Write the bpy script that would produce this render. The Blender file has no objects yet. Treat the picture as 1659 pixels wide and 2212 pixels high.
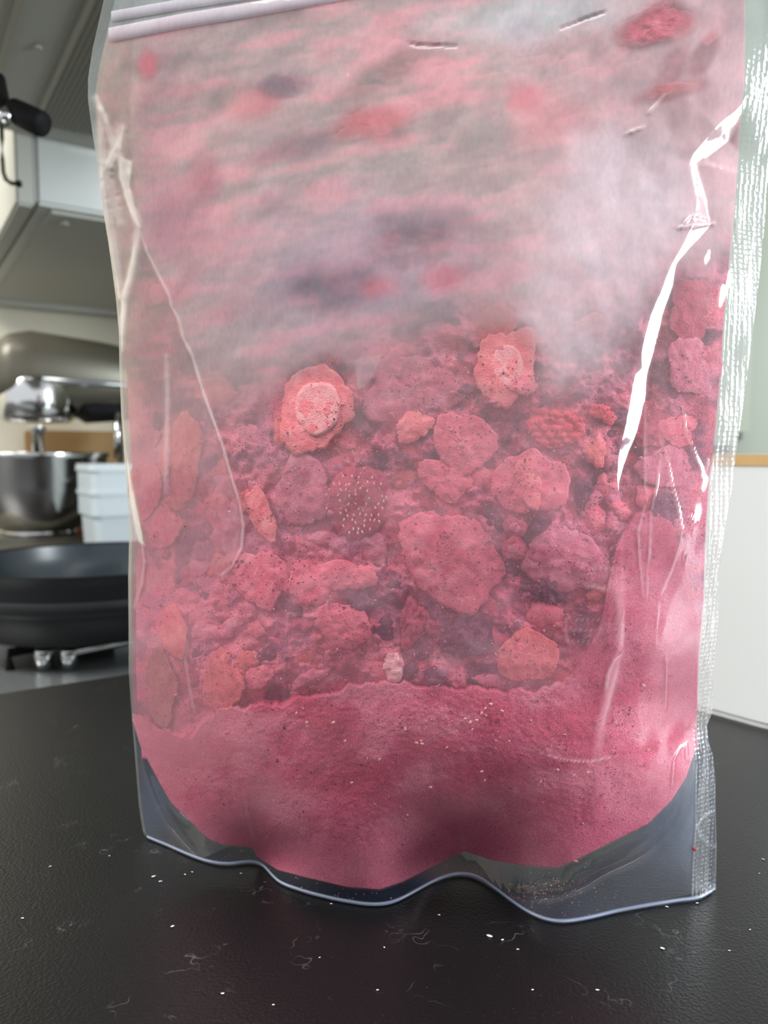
import bpy, bmesh, math, random
import numpy as np
from mathutils import Vector, Matrix

random.seed(7)
RNG = np.random.RandomState(11)
sc = bpy.context.scene
C = sc.collection

# ------------------------------------------------------------------ camera
W_PX, H_PX, F_PX = 1659.0, 2212.0, 1665.0
CAM_H = 0.153
PITCH = math.radians(4.3)
cam_d = bpy.data.cameras.new('camera')
cam = bpy.data.objects.new('camera', cam_d)
C.objects.link(cam)
cam.location = (0, 0, CAM_H)
cam.rotation_euler = (math.pi / 2 - PITCH, 0, 0)
cam_d.sensor_fit = 'VERTICAL'
cam_d.sensor_height = 36.0
cam_d.sensor_width = 27.0
cam_d.lens = F_PX / H_PX * 36.0
cam_d.clip_start = 0.01
cam_d.dof.use_dof = True
cam_d.dof.focus_distance = 0.243
cam_d.dof.aperture_fstop = 13.0
sc.camera = cam

# ------------------------------------------------------------------ world, light, exposure
sc.view_settings.view_transform = 'Standard'
sc.view_settings.look = 'None'
sc.view_settings.gamma = 1.0
sc.view_settings.use_curve_mapping = False
sc.view_settings.exposure = 0.42
try:
    sc.cycles.use_denoising = True
    sc.cycles.transparent_max_bounces = 24
    sc.cycles.max_bounces = 10
    sc.cycles.caustics_reflective = False
    sc.cycles.caustics_refractive = False
    sc.cycles.sample_clamp_indirect = 6.0
except Exception:
    pass
world = bpy.data.worlds.new('room_light')
sc.world = world
world.use_nodes = True
bg = world.node_tree.nodes['Background']
bg.inputs[0].default_value = (0.93, 0.96, 1.0, 1)
bg.inputs[1].default_value = 0.8


def area(name, loc, target, sx, sy, power, col):
    l = bpy.data.lights.new(name, 'AREA')
    l.shape = 'RECTANGLE'
    l.size, l.size_y = sx, sy
    l.energy = power
    l.color = col
    o = bpy.data.objects.new(name, l)
    C.objects.link(o)
    o.location = loc
    d = Vector(target) - Vector(loc)
    o.rotation_euler = d.to_track_quat('-Z', 'Y').to_euler()
    return o


area('window_daylight', (1.25, 0.06, 0.37), (0.08, 0.24, 0.10), 0.34, 0.70, 20.0, (0.88, 0.96, 1.0))
area('overhead_fill', (0.1, -0.25, 1.65), (0.0, 0.3, 0.0), 1.3, 0.9, 17.0, (0.97, 0.98, 1.0))  # unseen overhead lamp, added for soft top light
area('left_window_daylight', (-1.5, 0.1, 1.5), (-0.6, 1.5, 0.1), 0.8, 0.8, 34.0, (1.0, 0.98, 0.93))


# ------------------------------------------------------------------ helpers
def lin(r, g, b):
    f = lambda c: (c / 255 / 12.92) if c <= 10 else ((c / 255 + 0.055) / 1.055) ** 2.4
    return (f(r), f(g), f(b))


def ray(px, py):
    x = (np.asarray(px, float) - W_PX / 2) / F_PX
    y = (H_PX / 2 - np.asarray(py, float)) / F_PX
    cp, sp = math.cos(PITCH), math.sin(PITCH)
    return x, cp + y * sp, -sp + y * cp


def at(px, py, Y):
    dx, dy, dz = ray(px, py)
    k = np.asarray(Y, float) / dy
    return np.stack(np.broadcast_arrays(dx * k, np.asarray(Y, float) + 0 * dx, CAM_H + dz * k), -1)


def ground_Y(py, z=0.0):
    _, dy, dz = ray(0, py)
    return (CAM_H - z) / (-dz) * dy


class Noise2:
    def __init__(self, seed):
        self.t = np.random.RandomState(seed).rand(256, 256)

    def n(self, x, y):
        x = np.asarray(x, float); y = np.asarray(y, float)
        xi = np.floor(x).astype(int); yi = np.floor(y).astype(int)
        fx = x - xi; fy = y - yi
        fx = fx * fx * (3 - 2 * fx); fy = fy * fy * (3 - 2 * fy)
        t = self.t
        a = t[xi & 255, yi & 255]; b = t[(xi + 1) & 255, yi & 255]
        c = t[xi & 255, (yi + 1) & 255]; d = t[(xi + 1) & 255, (yi + 1) & 255]
        return (a * (1 - fx) + b * fx) * (1 - fy) + (c * (1 - fx) + d * fx) * fy

    def f(self, x, y, o=4):
        s = 0; a = 0.5; t = 0
        for i in range(o):
            s = s + a * self.n(x * 2 ** i + 17.3 * i, y * 2 ** i + 5.1 * i); t += a; a *= 0.5
        return s / t


N0 = Noise2(3)
N1 = Noise2(4)


def sstep(a, b, x):
    t = np.clip((np.asarray(x, float) - a) / (b - a), 0, 1)
    return t * t * (3 - 2 * t)


def curve(pts, swap=False):
    p = np.array(pts, float)
    if swap:
        return lambda y: np.interp(y, p[:, 1], p[:, 0])
    return lambda x: np.interp(x, p[:, 0], p[:, 1])


def poly_dist(px, py, pts, widths=None):
    """distance, signed side (+ right of the downward path), and width along it"""
    best = np.full(np.shape(px), 1e9); sgn = np.zeros(np.shape(px)); wd = np.ones(np.shape(px)); tt = np.zeros(np.shape(px))
    n = len(pts) - 1
    for i in range(n):
        (x0, y0), (x1, y1) = pts[i], pts[i + 1]
        dx, dy = x1 - x0, y1 - y0
        L2 = dx * dx + dy * dy
        t = np.clip(((px - x0) * dx + (py - y0) * dy) / L2, 0, 1)
        ex, ey = px - (x0 + t * dx), py - (y0 + t * dy)
        d = np.hypot(ex, ey)
        m = d < best
        best = np.where(m, d, best)
        sgn = np.where(m, np.sign((px - x0) * dy - (py - y0) * dx), sgn)
        tt = np.where(m, (i + t) / n, tt)
        if widths is not None:
            wd = np.where(m, widths[i] * (1 - t) + widths[i + 1] * t, wd)
    return best, sgn, wd, tt


def mesh_np(name, verts, faces, mat, parent=None, smooth=True, origin=None, attrs=None):
    """verts (n,3) world, faces list/array of quads or mixed"""
    verts = np.asarray(verts, float)
    me = bpy.data.meshes.new(name)
    if origin is None:
        origin = np.zeros(3)
    v = verts - np.asarray(origin)
    if isinstance(faces, np.ndarray):
        nf, k = faces.shape
        me.vertices.add(len(v)); me.vertices.foreach_set('co', v.ravel())
        me.loops.add(nf * k); me.loops.foreach_set('vertex_index', faces.ravel().astype(np.int32))
        me.polygons.add(nf); me.polygons.foreach_set('loop_start', np.arange(0, nf * k, k, dtype=np.int32))
        me.update(calc_edges=True)
    else:
        me.from_pydata([tuple(a) for a in v], [], [tuple(int(i) for i in f) for f in faces])
    me.validate()
    if smooth:
        me.polygons.foreach_set('use_smooth', np.ones(len(me.polygons), bool))
    if attrs:
        for k, a in attrs.items():
            a = np.asarray(a, np.float32)
            if a.ndim == 1:
                at_ = me.attributes.new(k, 'FLOAT', 'POINT'); at_.data.foreach_set('value', a)
            else:
                at_ = me.attributes.new(k, 'FLOAT_COLOR', 'POINT')
                rgba = np.ones((len(a), 4), np.float32); rgba[:, :3] = a
                at_.data.foreach_set('color', rgba.ravel())
    if mat:
        me.materials.append(mat)
    o = bpy.data.objects.new(name, me)
    C.objects.link(o)
    o.location = tuple(origin)
    if parent is not None:
        o.parent = parent
        o.matrix_parent_inverse = parent.matrix_world.inverted() if False else Matrix.Translation(-Vector(parent.location)) if parent.rotation_euler.z == 0 else parent.matrix_basis.inverted()
    return o


def tag(o, label, cat, group=None, kind=None):
    if label: o['label'] = label
    if cat: o['category'] = cat
    if group: o['group'] = group
    if kind: o['kind'] = kind
    return o


def empty(name, loc, label, cat, group=None):
    o = bpy.data.objects.new(name, None)
    C.objects.link(o)
    o.location = tuple(float(a) for a in loc)
    o.empty_display_size = 0.02
    return tag(o, label, cat, group)


def grid_faces(nr, nc, off=0):
    i = np.arange(nr - 1)[:, None] * nc + np.arange(nc - 1)[None, :] + off
    return np.stack([i, i + 1, i + nc + 1, i + nc], -1).reshape(-1, 4)


# ------------------------------------------------------------------ materials
def mat_base(name):
    m = bpy.data.materials.new(name)
    m.use_nodes = True
    nt = m.node_tree
    nt.nodes.clear()
    out = nt.nodes.new('ShaderNodeOutputMaterial')
    return m, nt, out


def nd(nt, typ, **kw):
    n = nt.nodes.new(typ)
    for k, v in kw.items():
        if k.startswith('i_'):
            n.inputs[k[2:].replace('_', ' ')].default_value = v
        else:
            setattr(n, k, v)
    return n


def simple(name, col, rough=0.5, metal=0.0, noise=0.0, nscale=40, bump=0.0, bscale=200, spec=0.5, coat=0.0):
    m, nt, out = mat_base(name)
    b = nd(nt, 'ShaderNodeBsdfPrincipled')
    b.inputs['Base Color'].default_value = (*col, 1)
    b.inputs['Roughness'].default_value = rough
    b.inputs['Metallic'].default_value = metal
    b.inputs['Specular IOR Level'].default_value = spec
    b.inputs['Coat Weight'].default_value = coat
    nt.links.new(b.outputs[0], out.inputs[0])
    geo = nd(nt, 'ShaderNodeNewGeometry')
    t = nd(nt, 'ShaderNodeTexNoise', i_Scale=nscale, i_Detail=4.0)
    nt.links.new(geo.outputs['Position'], t.inputs['Vector'])
    mp = nd(nt, 'ShaderNodeMapRange')
    mp.inputs['To Min'].default_value = 1 - noise
    mp.inputs['To Max'].default_value = 1 + noise
    nt.links.new(t.outputs[0], mp.inputs[0])
    mx = nd(nt, 'ShaderNodeMix', data_type='RGBA', blend_type='MULTIPLY')
    mx.inputs[0].default_value = 1
    mx.inputs[6].default_value = (*col, 1)
    nt.links.new(mp.outputs[0], mx.inputs[7])
    nt.links.new(mx.outputs[2], b.inputs['Base Color'])
    if bump > 0:
        t2 = nd(nt, 'ShaderNodeTexNoise', i_Scale=bscale, i_Detail=3.0)
        nt.links.new(geo.outputs['Position'], t2.inputs['Vector'])
        bp = nd(nt, 'ShaderNodeBump', i_Strength=bump, i_Distance=0.001)
        nt.links.new(t2.outputs[0], bp.inputs['Height'])
        nt.links.new(bp.outputs[0], b.inputs['Normal'])
    return m


def fruit(name, dark, mid, light, scale=260, speck=0.35, speckcol=None, bump=0.6, rough=0.85, fine=1800):
    """dry porous fruit: three tones, dark speckles in the pores, pale dust"""
    m, nt, out = mat_base(name)
    L = nt.links.new
    b = nd(nt, 'ShaderNodeBsdfPrincipled', i_Roughness=rough)
    b.inputs['Specular IOR Level'].default_value = 0.2
    L(b.outputs[0], out.inputs[0])
    geo = nd(nt, 'ShaderNodeNewGeometry')
    t = nd(nt, 'ShaderNodeTexNoise', i_Scale=scale, i_Detail=5.0, i_Roughness=0.65, i_Distortion=0.6)
    L(geo.outputs['Position'], t.inputs['Vector'])
    cr = nd(nt, 'ShaderNodeValToRGB')
    e = cr.color_ramp.elements
    e[0].position = 0.32; e[0].color = (*dark, 1)
    e[1].position = 0.72; e[1].color = (*light, 1)
    k = e.new(0.5); k.color = (*mid, 1)
    L(t.outputs[0], cr.inputs[0])
    t2 = nd(nt, 'ShaderNodeTexNoise', i_Scale=fine, i_Detail=3.0, i_Roughness=0.7)
    L(geo.outputs['Position'], t2.inputs['Vector'])
    t3 = nd(nt, 'ShaderNodeTexNoise', i_Scale=scale * 0.45, i_Detail=2.0)
    L(geo.outputs['Position'], t3.inputs['Vector'])
    mul = nd(nt, 'ShaderNodeMath', operation='MULTIPLY')
    mr = nd(nt, 'ShaderNodeMapRange'); mr.inputs['From Min'].default_value = 0.56; mr.inputs['From Max'].default_value = 0.66
    mr3 = nd(nt, 'ShaderNodeMapRange'); mr3.inputs['From Min'].default_value = 0.45; mr3.inputs['From Max'].default_value = 0.8
    L(t2.outputs[0], mr.inputs[0]); L(t3.outputs[0], mr3.inputs[0])
    L(mr.outputs[0], mul.inputs[0]); L(mr3.outputs[0], mul.inputs[1])
    mul2 = nd(nt, 'ShaderNodeMath', operation='MULTIPLY'); mul2.inputs[1].default_value = speck
    L(mul.outputs[0], mul2.inputs[0])
    mx = nd(nt, 'ShaderNodeMix', data_type='RGBA')
    mx.inputs[7].default_value = (*(speckcol or tuple(c * 0.35 for c in dark)), 1)
    L(mul2.outputs[0], mx.inputs[0]); L(cr.outputs[0], mx.inputs[6])
    L(mx.outputs[2], b.inputs['Base Color'])
    ad = nd(nt, 'ShaderNodeMath', operation='ADD')
    L(t.outputs[0], ad.inputs[0]); L(t2.outputs[0], ad.inputs[1])
    bp = nd(nt, 'ShaderNodeBump', i_Strength=bump, i_Distance=0.0012)
    L(ad.outputs[0], bp.inputs['Height']); L(bp.outputs[0], b.inputs['Normal'])
    return m


def film_mat(name, emboss=False, gloss=0.9, base_dust=None, rough=0.07):
    """clear plastic film with dust inside; dust amount, dust colour, stress whitening and painted reflections sit on the film as attributes"""
    m, nt, out = mat_base(name)
    L = nt.links.new
    geo = nd(nt, 'ShaderNodeNewGeometry')
    a_d = nd(nt, 'ShaderNodeAttribute', attribute_name='dust')
    a_c = nd(nt, 'ShaderNodeAttribute', attribute_name='dust_sheen_colour')
    a_k = nd(nt, 'ShaderNodeAttribute', attribute_name='crease')
    # fine streaks in the dust
    mp = nd(nt, 'ShaderNodeMapping'); mp.inputs['Scale'].default_value = (700, 700, 420)
    L(geo.outputs['Position'], mp.inputs[0])
    t = nd(nt, 'ShaderNodeTexNoise', i_Scale=1.0, i_Detail=3.0)
    L(mp.outputs[0], t.inputs['Vector'])
    mr = nd(nt, 'ShaderNodeMapRange'); mr.inputs['To Min'].default_value = 0.84; mr.inputs['To Max'].default_value = 1.16
    L(t.outputs[0], mr.inputs[0])
    mu = nd(nt, 'ShaderNodeMath', operation='MULTIPLY')
    L(a_d.outputs['Fac'], mu.inputs[0]); L(mr.outputs[0], mu.inputs[1])
    ad = nd(nt, 'ShaderNodeMath', operation='ADD', use_clamp=True)
    L(mu.outputs[0], ad.inputs[0]); L(a_k.outputs['Fac'], ad.inputs[1])
    mn = nd(nt, 'ShaderNodeMath', operation='MINIMUM'); mn.inputs[1].default_value = 0.93
    L(ad.outputs[0], mn.inputs[0])
    mxc = nd(nt, 'ShaderNodeMix', data_type='RGBA')
    mxc.inputs[7].default_value = (0.78, 0.66, 0.63, 1)
    L(a_k.outputs['Fac'], mxc.inputs[0]); L(a_c.outputs['Color'], mxc.inputs[6])
    dif = nd(nt, 'ShaderNodeBsdfDiffuse')
    L(mxc.outputs[2], dif.inputs['Color'])
    trl = nd(nt, 'ShaderNodeBsdfTranslucent')
    L(mxc.outputs[2], trl.inputs['Color'])
    dt = nd(nt, 'ShaderNodeMixShader'); dt.inputs[0].default_value = 0.18
    L(dif.outputs[0], dt.inputs[1]); L(trl.outputs[0], dt.inputs[2])
    tr = nd(nt, 'ShaderNodeBsdfTransparent'); tr.inputs[0].default_value = (0.97, 0.97, 0.97, 1)
    body = nd(nt, 'ShaderNodeMixShader')
    L(mn.outputs[0], body.inputs[0]); L(tr.outputs[0], body.inputs[1]); L(dt.outputs[0], body.inputs[2])
    gl = nd(nt, 'ShaderNodeBsdfGlossy', i_Roughness=rough)
    bp = nd(nt, 'ShaderNodeBump', i_Strength=0.25, i_Distance=0.0004)
    if emboss:
        mpe = nd(nt, 'ShaderNodeMapping'); mpe.inputs['Scale'].default_value = (520, 520, 640)
        L(geo.outputs['Position'], mpe.inputs[0])
        te = nd(nt, 'ShaderNodeTexVoronoi', i_Scale=1.0); te.inputs['Randomness'].default_value = 0.25
        L(mpe.outputs[0], te.inputs['Vector'])
        L(te.outputs['Distance'], bp.inputs['Height'])
        bp.inputs['Strength'].default_value = 0.5
        bp.inputs['Distance'].default_value = 0.0006
    else:
        tn = nd(nt, 'ShaderNodeTexNoise', i_Scale=140.0, i_Detail=2.0)
        L(geo.outputs['Position'], tn.inputs['Vector'])
        L(tn.outputs[0], bp.inputs['Height'])
    L(bp.outputs[0], gl.inputs['Normal'])
    fr = nd(nt, 'ShaderNodeFresnel', i_IOR=1.55)
    L(bp.outputs[0], fr.inputs['Normal'])
    ior = nd(nt, 'ShaderNodeMapRange')          # a thin sheet reflects alike from both sides
    ior.inputs['To Min'].default_value = 1.5; ior.inputs['To Max'].default_value = 1 / 1.5
    L(geo.outputs['Backfacing'], ior.inputs[0]); L(ior.outputs[0], fr.inputs['IOR'])
    fm = nd(nt, 'ShaderNodeMath', operation='MULTIPLY', use_clamp=True); fm.inputs[1].default_value = gloss
    L(fr.outputs[0], fm.inputs[0])
    fin = nd(nt, 'ShaderNodeMixShader')
    L(fm.outputs[0], fin.inputs[0]); L(body.outputs[0], fin.inputs[1]); L(gl.outputs[0], fin.inputs[2])
    L(fin.outputs[0], out.inputs[0])
    return m


M = {}
M['film'] = film_mat('clear_film')
M['seal'] = film_mat('embossed_film', emboss=True, gloss=1.3, rough=0.12)
M['slice'] = fruit('strawberry_slice', lin(240, 112, 122), lin(250, 136, 142), lin(254, 164, 166), 300, 0.15)
M['core'] = fruit('strawberry_core', lin(246, 148, 154), lin(251, 166, 170), lin(254, 186, 188), 350, 0.3, lin(200, 90, 105))
M['flesh'] = fruit('strawberry_flesh', lin(220, 94, 118), lin(238, 116, 136), lin(246, 146, 158), 260, 0.5, lin(160, 50, 72))
M['mauve'] = fruit('dusty_mauve_fruit', lin(186, 92, 116), lin(216, 116, 138), lin(232, 150, 166), 240, 0.6, lin(110, 46, 70))
M['crimson'] = fruit('crimson_skin', lin(172, 60, 84), lin(206, 84, 108), lin(226, 112, 132), 300, 0.5, lin(90, 20, 40), bump=0.9)
M['salmon'] = fruit('salmon_fruit', lin(206, 88, 94), lin(230, 112, 114), lin(240, 138, 136), 250, 0.35, lin(150, 50, 58))
M['purple'] = fruit('purple_berry_skin', lin(84, 48, 70), lin(126, 74, 98), lin(170, 110, 132), 320, 0.5, lin(40, 20, 34), bump=1.0)
M['grey_berry'] = fruit('dusty_blueberry', lin(70, 62, 78), lin(104, 92, 106), lin(140, 122, 134), 260, 0.4)
M['raspberry'] = fruit('raspberry', lin(214, 66, 84), lin(236, 92, 106), lin(244, 124, 132), 420, 0.35, lin(160, 30, 50))
M['nugget'] = fruit('pale_pink_nugget', lin(226, 140, 146), lin(240, 172, 176), lin(248, 200, 200), 300, 0.2)
M['seed'] = simple('seed', lin(228, 172, 156), 0.5)
M['tan_fruit'] = fruit('brown_pink_fruit', lin(160, 84, 84), lin(186, 108, 104), lin(200, 130, 124), 200, 0.3)

# ------------------------------------------------------------------ pouch outlines in the photograph's frame
L_out = curve([(252, -300), (224, 0), (215, 40), (200, 105), (190, 170), (190, 215), (200, 290), (210, 350), (222, 450), (235, 530), (250, 640), (257, 720), (258, 800), (262, 900), (268, 980), (275, 1080), (279, 1160), (277, 1250), (278, 1350), (278, 1450), (284, 1540), (292, 1640), (300, 1740), (308, 1795), (316, 1812), (330, 2100)], True)
L_in = curve([(280, -300), (250, 0), (231, 80), (215, 150), (206, 210), (214, 300), (222, 360), (232, 450), (244, 530), (256, 640), (262, 720), (264, 800), (268, 900), (274, 980), (281, 1080), (286, 1160), (284, 1250), (284, 1350), (284, 1450), (288, 1540), (297, 1640), (306, 1740), (315, 1795), (324, 1812), (340, 2100)], True)
R_out = curve([(1780, -300), (1735, 0), (1700, 200), (1659, 390), (1650, 500), (1640, 600), (1628, 700), (1615, 800), (1602, 900), (1590, 980), (1580, 1060), (1566, 1140), (1556, 1220), (1550, 1290), (1551, 1340), (1545, 1400), (1541, 1480), (1538, 1540), (1527, 1568), (1530, 1600), (1540, 1630), (1545, 1680), (1546, 1760), (1548, 1830), (1546, 1940), (1545, 2100)], True)
R_in = curve([(1622, -300), (1612, 0), (1610, 190), (1603, 230), (1597, 340), (1590, 440), (1583, 520), (1574, 620), (1566, 700), (1562, 780), (1553, 880), (1545, 960), (1535, 1040), (1528, 1140), (1525, 1230), (1523, 1300), (1517, 1360), (1512, 1430), (1509, 1540), (1498, 1570), (1500, 1620), (1503, 1660), (1503, 1780), (1497, 1870), (1495, 1940), (1492, 2100)], True)
HEM = [(300, 1800), (316, 1812), (360, 1830), (410, 1852), (455, 1867), (500, 1871), (550, 1867), (568, 1874), (582, 1890), (600, 1908), (640, 1925), (700, 1942), (760, 1954), (815, 1959), (850, 1953), (890, 1934), (940, 1907), (970, 1896), (1000, 1893), (1030, 1900), (1060, 1918), (1100, 1948), (1140, 1975), (1175, 1990), (1210, 1996), (1250, 1992), (1330, 1974), (1400, 1961), (1470, 1950), (1515, 1943), (1540, 1928), (1600, 1925)]
hem = curve(HEM)
CUT = [(270, 1530), (288, 1560), (303, 1610), (345, 1692), (370, 1735), (450, 1812), (480, 1824), (545, 1832), (556, 1852), (600, 1880), (660, 1896), (750, 1917), (820, 1922), (870, 1905), (940, 1870), (985, 1848), (1004, 1840), (1060, 1858), (1130, 1870), (1205, 1875), (1250, 1855), (1330, 1815), (1400, 1780), (1450, 1730), (1482, 1680), (1502, 1622), (1560, 1600)]
cut = curve(CUT)

FOLD = [(1602, 222), (1545, 275), (1496, 330), (1488, 350), (1496, 390), (1506, 440), (1500, 478), (1478, 520), (1450, 566), (1432, 610), (1402, 680), (1385, 740), (1370, 800), (1362, 850), (1346, 930), (1330, 1000), (1330, 1040), (1338, 1100), (1340, 1250), (1344, 1330), (1335, 1390), (1308, 1480), (1290, 1560), (1278, 1640)]
FOLD_W = [10, 44, 30, 16, 18, 22, 34, 20, 14, 24, 32, 34, 32, 36, 32, 22, 10, 8, 8, 8, 14, 20, 18, 8]
FOLD_A = [0.5, 1, 1, 1, 1, 1, 1, 1, 1, 1, 1, 1, 1, 1, 1, 1, .9, .6, .5, .5, .6, .6, .5, .2]

CTRL = [(190, -300, .262), (190, -100, .264), (190, 200, .269), (222, 450, .277), (235, 600, .282), (262, 900, .289), (278, 1300, .295), (284, 1540, .297), (300, 1720, .298),
        (1780, -300, .238), (1735, 0, .2405), (1690, 200, .2485), (1652, 460, .2515), (1640, 600, .2500), (1614, 800, .2465), (1590, 980, .2465), (1550, 1300, .2495), (1530, 1570, .256), (1546, 1800, .2575),
        (1605, 200, .2415), (1575, 600, .2435), (1540, 1000, .2440), (1520, 1300, .2465), (1500, 1570, .2530),
        (830, -300, .252), (830, 200, .246), (830, 600, .239), (830, 1000, .234), (830, 1400, .232), (830, 1700, .236), (830, 1840, .2445),
        (500, -200, .257), (500, 200, .254), (500, 600, .250), (500, 1000, .249), (500, 1400, .250), (480, 1650, .258), (480, 1760, .267),
        (350, 600, .264), (370, 1000, .267), (375, 1400, .270), (380, 1640, .276),
        (1200, -200, .244), (1200, 200, .240), (1200, 600, .235), (1200, 1000, .231), (1200, 1400, .231), (1200, 1700, .2335), (1200, 1820, .2375),
        (1420, 200, .239), (1420, 600, .2365), (1420, 1000, .2355), (1420, 1400, .2370), (1470, 1200, .2385), (1420, 1650, .2410),
        (1000, 1780, .2445), (600, 1790, .2535), (545, 1780, .262), (680, 1700, .2415)]
for hx, hy in HEM[1:-1]:
    CTRL.append((hx, hy, float(ground_Y(hy))))


def tps(ctrl):
    c = np.array(ctrl, float)
    P = c[:, :2] / 1000.0
    n = len(P)
    phi = lambda r2: np.where(r2 > 0, 0.5 * r2 * np.log(np.maximum(r2, 1e-12)), 0)
    K = phi(((P[:, None] - P[None]) ** 2).sum(-1)) + 1e-4 * np.eye(n)
    A = np.zeros((n + 3, n + 3)); A[:n, :n] = K
    A[:n, n] = 1; A[:n, n + 1:] = P; A[n, :n] = 1; A[n + 1:, :n] = P.T
    w = np.linalg.solve(A, np.concatenate([c[:, 2], np.zeros(3)]))

    def f(px, py):
        x = np.asarray(px, float) / 1000; y = np.asarray(py, float) / 1000
        s = w[n] + w[n + 1] * x + w[n + 2] * y
        for i in range(n):
            s = s + w[i] * phi((x - P[i, 0]) ** 2 + (y - P[i, 1]) ** 2)
        return s
    return f


STEP = 4.0
GX = np.arange(100, 1830, STEP); GY = np.arange(-340, 2080, STEP)
gx, gy = np.meshgrid(GX, GY)
FR = tps(CTRL)(gx, gy)
d_, s_, w_, t_ = poly_dist(gx, gy, FOLD, FOLD_W)
_, _, a_, _ = poly_dist(gx, gy, FOLD, FOLD_A)
sd = d_ * s_
SL = 0.56 * 0.000150          # facet slope: metres of depth per pixel
drop = SL * w_ * a_
FR += np.where(sd < 0, -0.35 * drop * np.exp(sd / 60), np.where(sd < w_, -0.35 * drop + drop * sd / w_, 0.65 * drop * np.exp(-(sd - w_) / 45)))
# soft crumple of the sheet
FR += (N0.f(gx / 150, gy / 190, 3) - 0.5) * 0.0022 * sstep(0, 250, hem(gx) - gy)
FR += (N1.f(gx / 40 + gy / 160, gy / 70, 2) - 0.5) * 0.0007 * sstep(0, 120, hem(gx) - gy)


def film(px, py):
    x = np.clip((np.asarray(px, float) - GX[0]) / STEP, 0, len(GX) - 1.001)
    y = np.clip((np.asarray(py, float) - GY[0]) / STEP, 0, len(GY) - 1.001)
    xi = x.astype(int); yi = y.astype(int); fx = x - xi; fy = y - yi
    return (FR[yi, xi] * (1 - fx) + FR[yi, xi + 1] * fx) * (1 - fy) + (FR[yi + 1, xi] * (1 - fx) + FR[yi + 1, xi + 1] * fx) * fy


def edge(px, py):
    """0 at the pouch's sealed sides, 1 well inside"""
    a = np.minimum(np.asarray(px, float) - L_in(py), R_in(py) - np.asarray(px, float))
    b = cut(px) - np.asarray(py, float)
    return np.clip(np.minimum(sstep(-5, 170, a), sstep(-5, 140, b)), 0.06, 1)


def heap(px, py):
    """how far behind the film the pile lies: it touches low down and slopes away towards the top"""
    x = np.asarray(px, float); y = np.asarray(py, float)
    top = np.interp(x, [250, 450, 600, 800, 1000, 1200, 1350, 1450, 1540], [930, 900, 900, 820, 720, 800, 700, 620, 600])
    deep = sstep(0, 1000, top - y) * 0.030 + sstep(0, 90, top - y) * 0.0035
    return np.minimum(deep, np.maximum(bulge(x, y) * 0.72 - 0.006, 0))      # never through the back sheet


# ------------------------------------------------------------------ large structure
# kitchen frame: u along the back wall (to the right and away), v into the wall
KA = math.radians(33)
U = np.array([math.cos(KA), math.sin(KA), 0]); V = np.array([-math.sin(KA), math.cos(KA), 0])


def K(u, v, z):
    return np.array(u)[..., None] * U + np.array(v)[..., None] * V + np.array([0, 0, 1.0]) * np.array(z)[..., None]


def uv_of(px, py, Y):
    p = at(px, py, Y)
    return float(p @ U), float(p @ V), float(p[2])


def kbox(name, u0, u1, v0, v1, z0, z1, mat, parent=None, bevel=0.0, seg=2):
    bm = bmesh.new()
    vs = bmesh.ops.create_cube(bm, size=1.0)['verts']
    for v in vs:
        v.co = Vector((v.co.x * (u1 - u0), v.co.y * (v1 - v0), v.co.z * (z1 - z0)))
    if bevel > 0:
        bmesh.ops.bevel(bm, geom=bm.edges[:], offset=bevel, segments=seg, affect='EDGES')
    me = bpy.data.meshes.new(name); bm.to_mesh(me); bm.free()
    me.materials.append(mat)
    o = bpy.data.objects.new(name, me); C.objects.link(o)
    c = K((u0 + u1) / 2, (v0 + v1) / 2, (z0 + z1) / 2)
    o.location = tuple(c); o.rotation_euler = (0, 0, KA)
    if parent is not None:
        o.parent = parent
        o.matrix_parent_inverse = parent.matrix_basis.inverted()
    return o


def kempty(name, u, v, z, label, cat, group=None):
    o = empty(name, K(u, v, z), label, cat, group)
    o.rotation_euler = (0, 0, KA)
    return o


def lathe(name, prof, mat, loc, parent=None, n=48, closed=False):
    """prof: (r, z) pairs bottom to top, world z offsets from loc"""
    prof = np.array(prof, float)
    a = np.linspace(0, 2 * math.pi, n, endpoint=False)
    v = np.stack([prof[:, None, 0] * np.cos(a), prof[:, None, 0] * np.sin(a), prof[:, None, 1] + 0 * a], -1).reshape(-1, 3)
    m = len(prof)
    i = np.arange(m - 1)[:, None] * n; j = np.arange(n)[None]
    f = np.stack([i + j, i + (j + 1) % n, i + n + (j + 1) % n, i + n + j], -1).reshape(-1, 4)
    faces = [tuple(q) for q in f]
    if closed:
        faces += [tuple(range(n))[::-1], tuple((m - 1) * n + k for k in range(n))]
    return mesh_np(name, v + np.array(loc), faces, mat, parent, True, origin=np.array(loc))


def tube(name, pts, r, mat, parent=None, n=12):
    pts = [Vector(p) for p in pts]
    rings = []
    for i, p in enumerate(pts):
        d = (pts[min(i + 1, len(pts) - 1)] - pts[max(i - 1, 0)]).normalized()
        q = d.to_track_quat('Z', 'Y')
        rr = r[i] if isinstance(r, (list, tuple)) else r
        for k in range(n):
            a = 2 * math.pi * k / n
            rings.append(p + q @ Vector((rr * math.cos(a), rr * math.sin(a), 0)))
    f = []
    for i in range(len(pts) - 1):
        for k in range(n):
            f.append((i * n + k, i * n + (k + 1) % n, (i + 1) * n + (k + 1) % n, (i + 1) * n + k))
    f += [tuple(range(n))[::-1], tuple((len(pts) - 1) * n + k for k in range(n))]
    return mesh_np(name, np.array([tuple(p) for p in rings]), f, mat, parent, True, origin=np.array(tuple(pts[0])))


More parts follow.
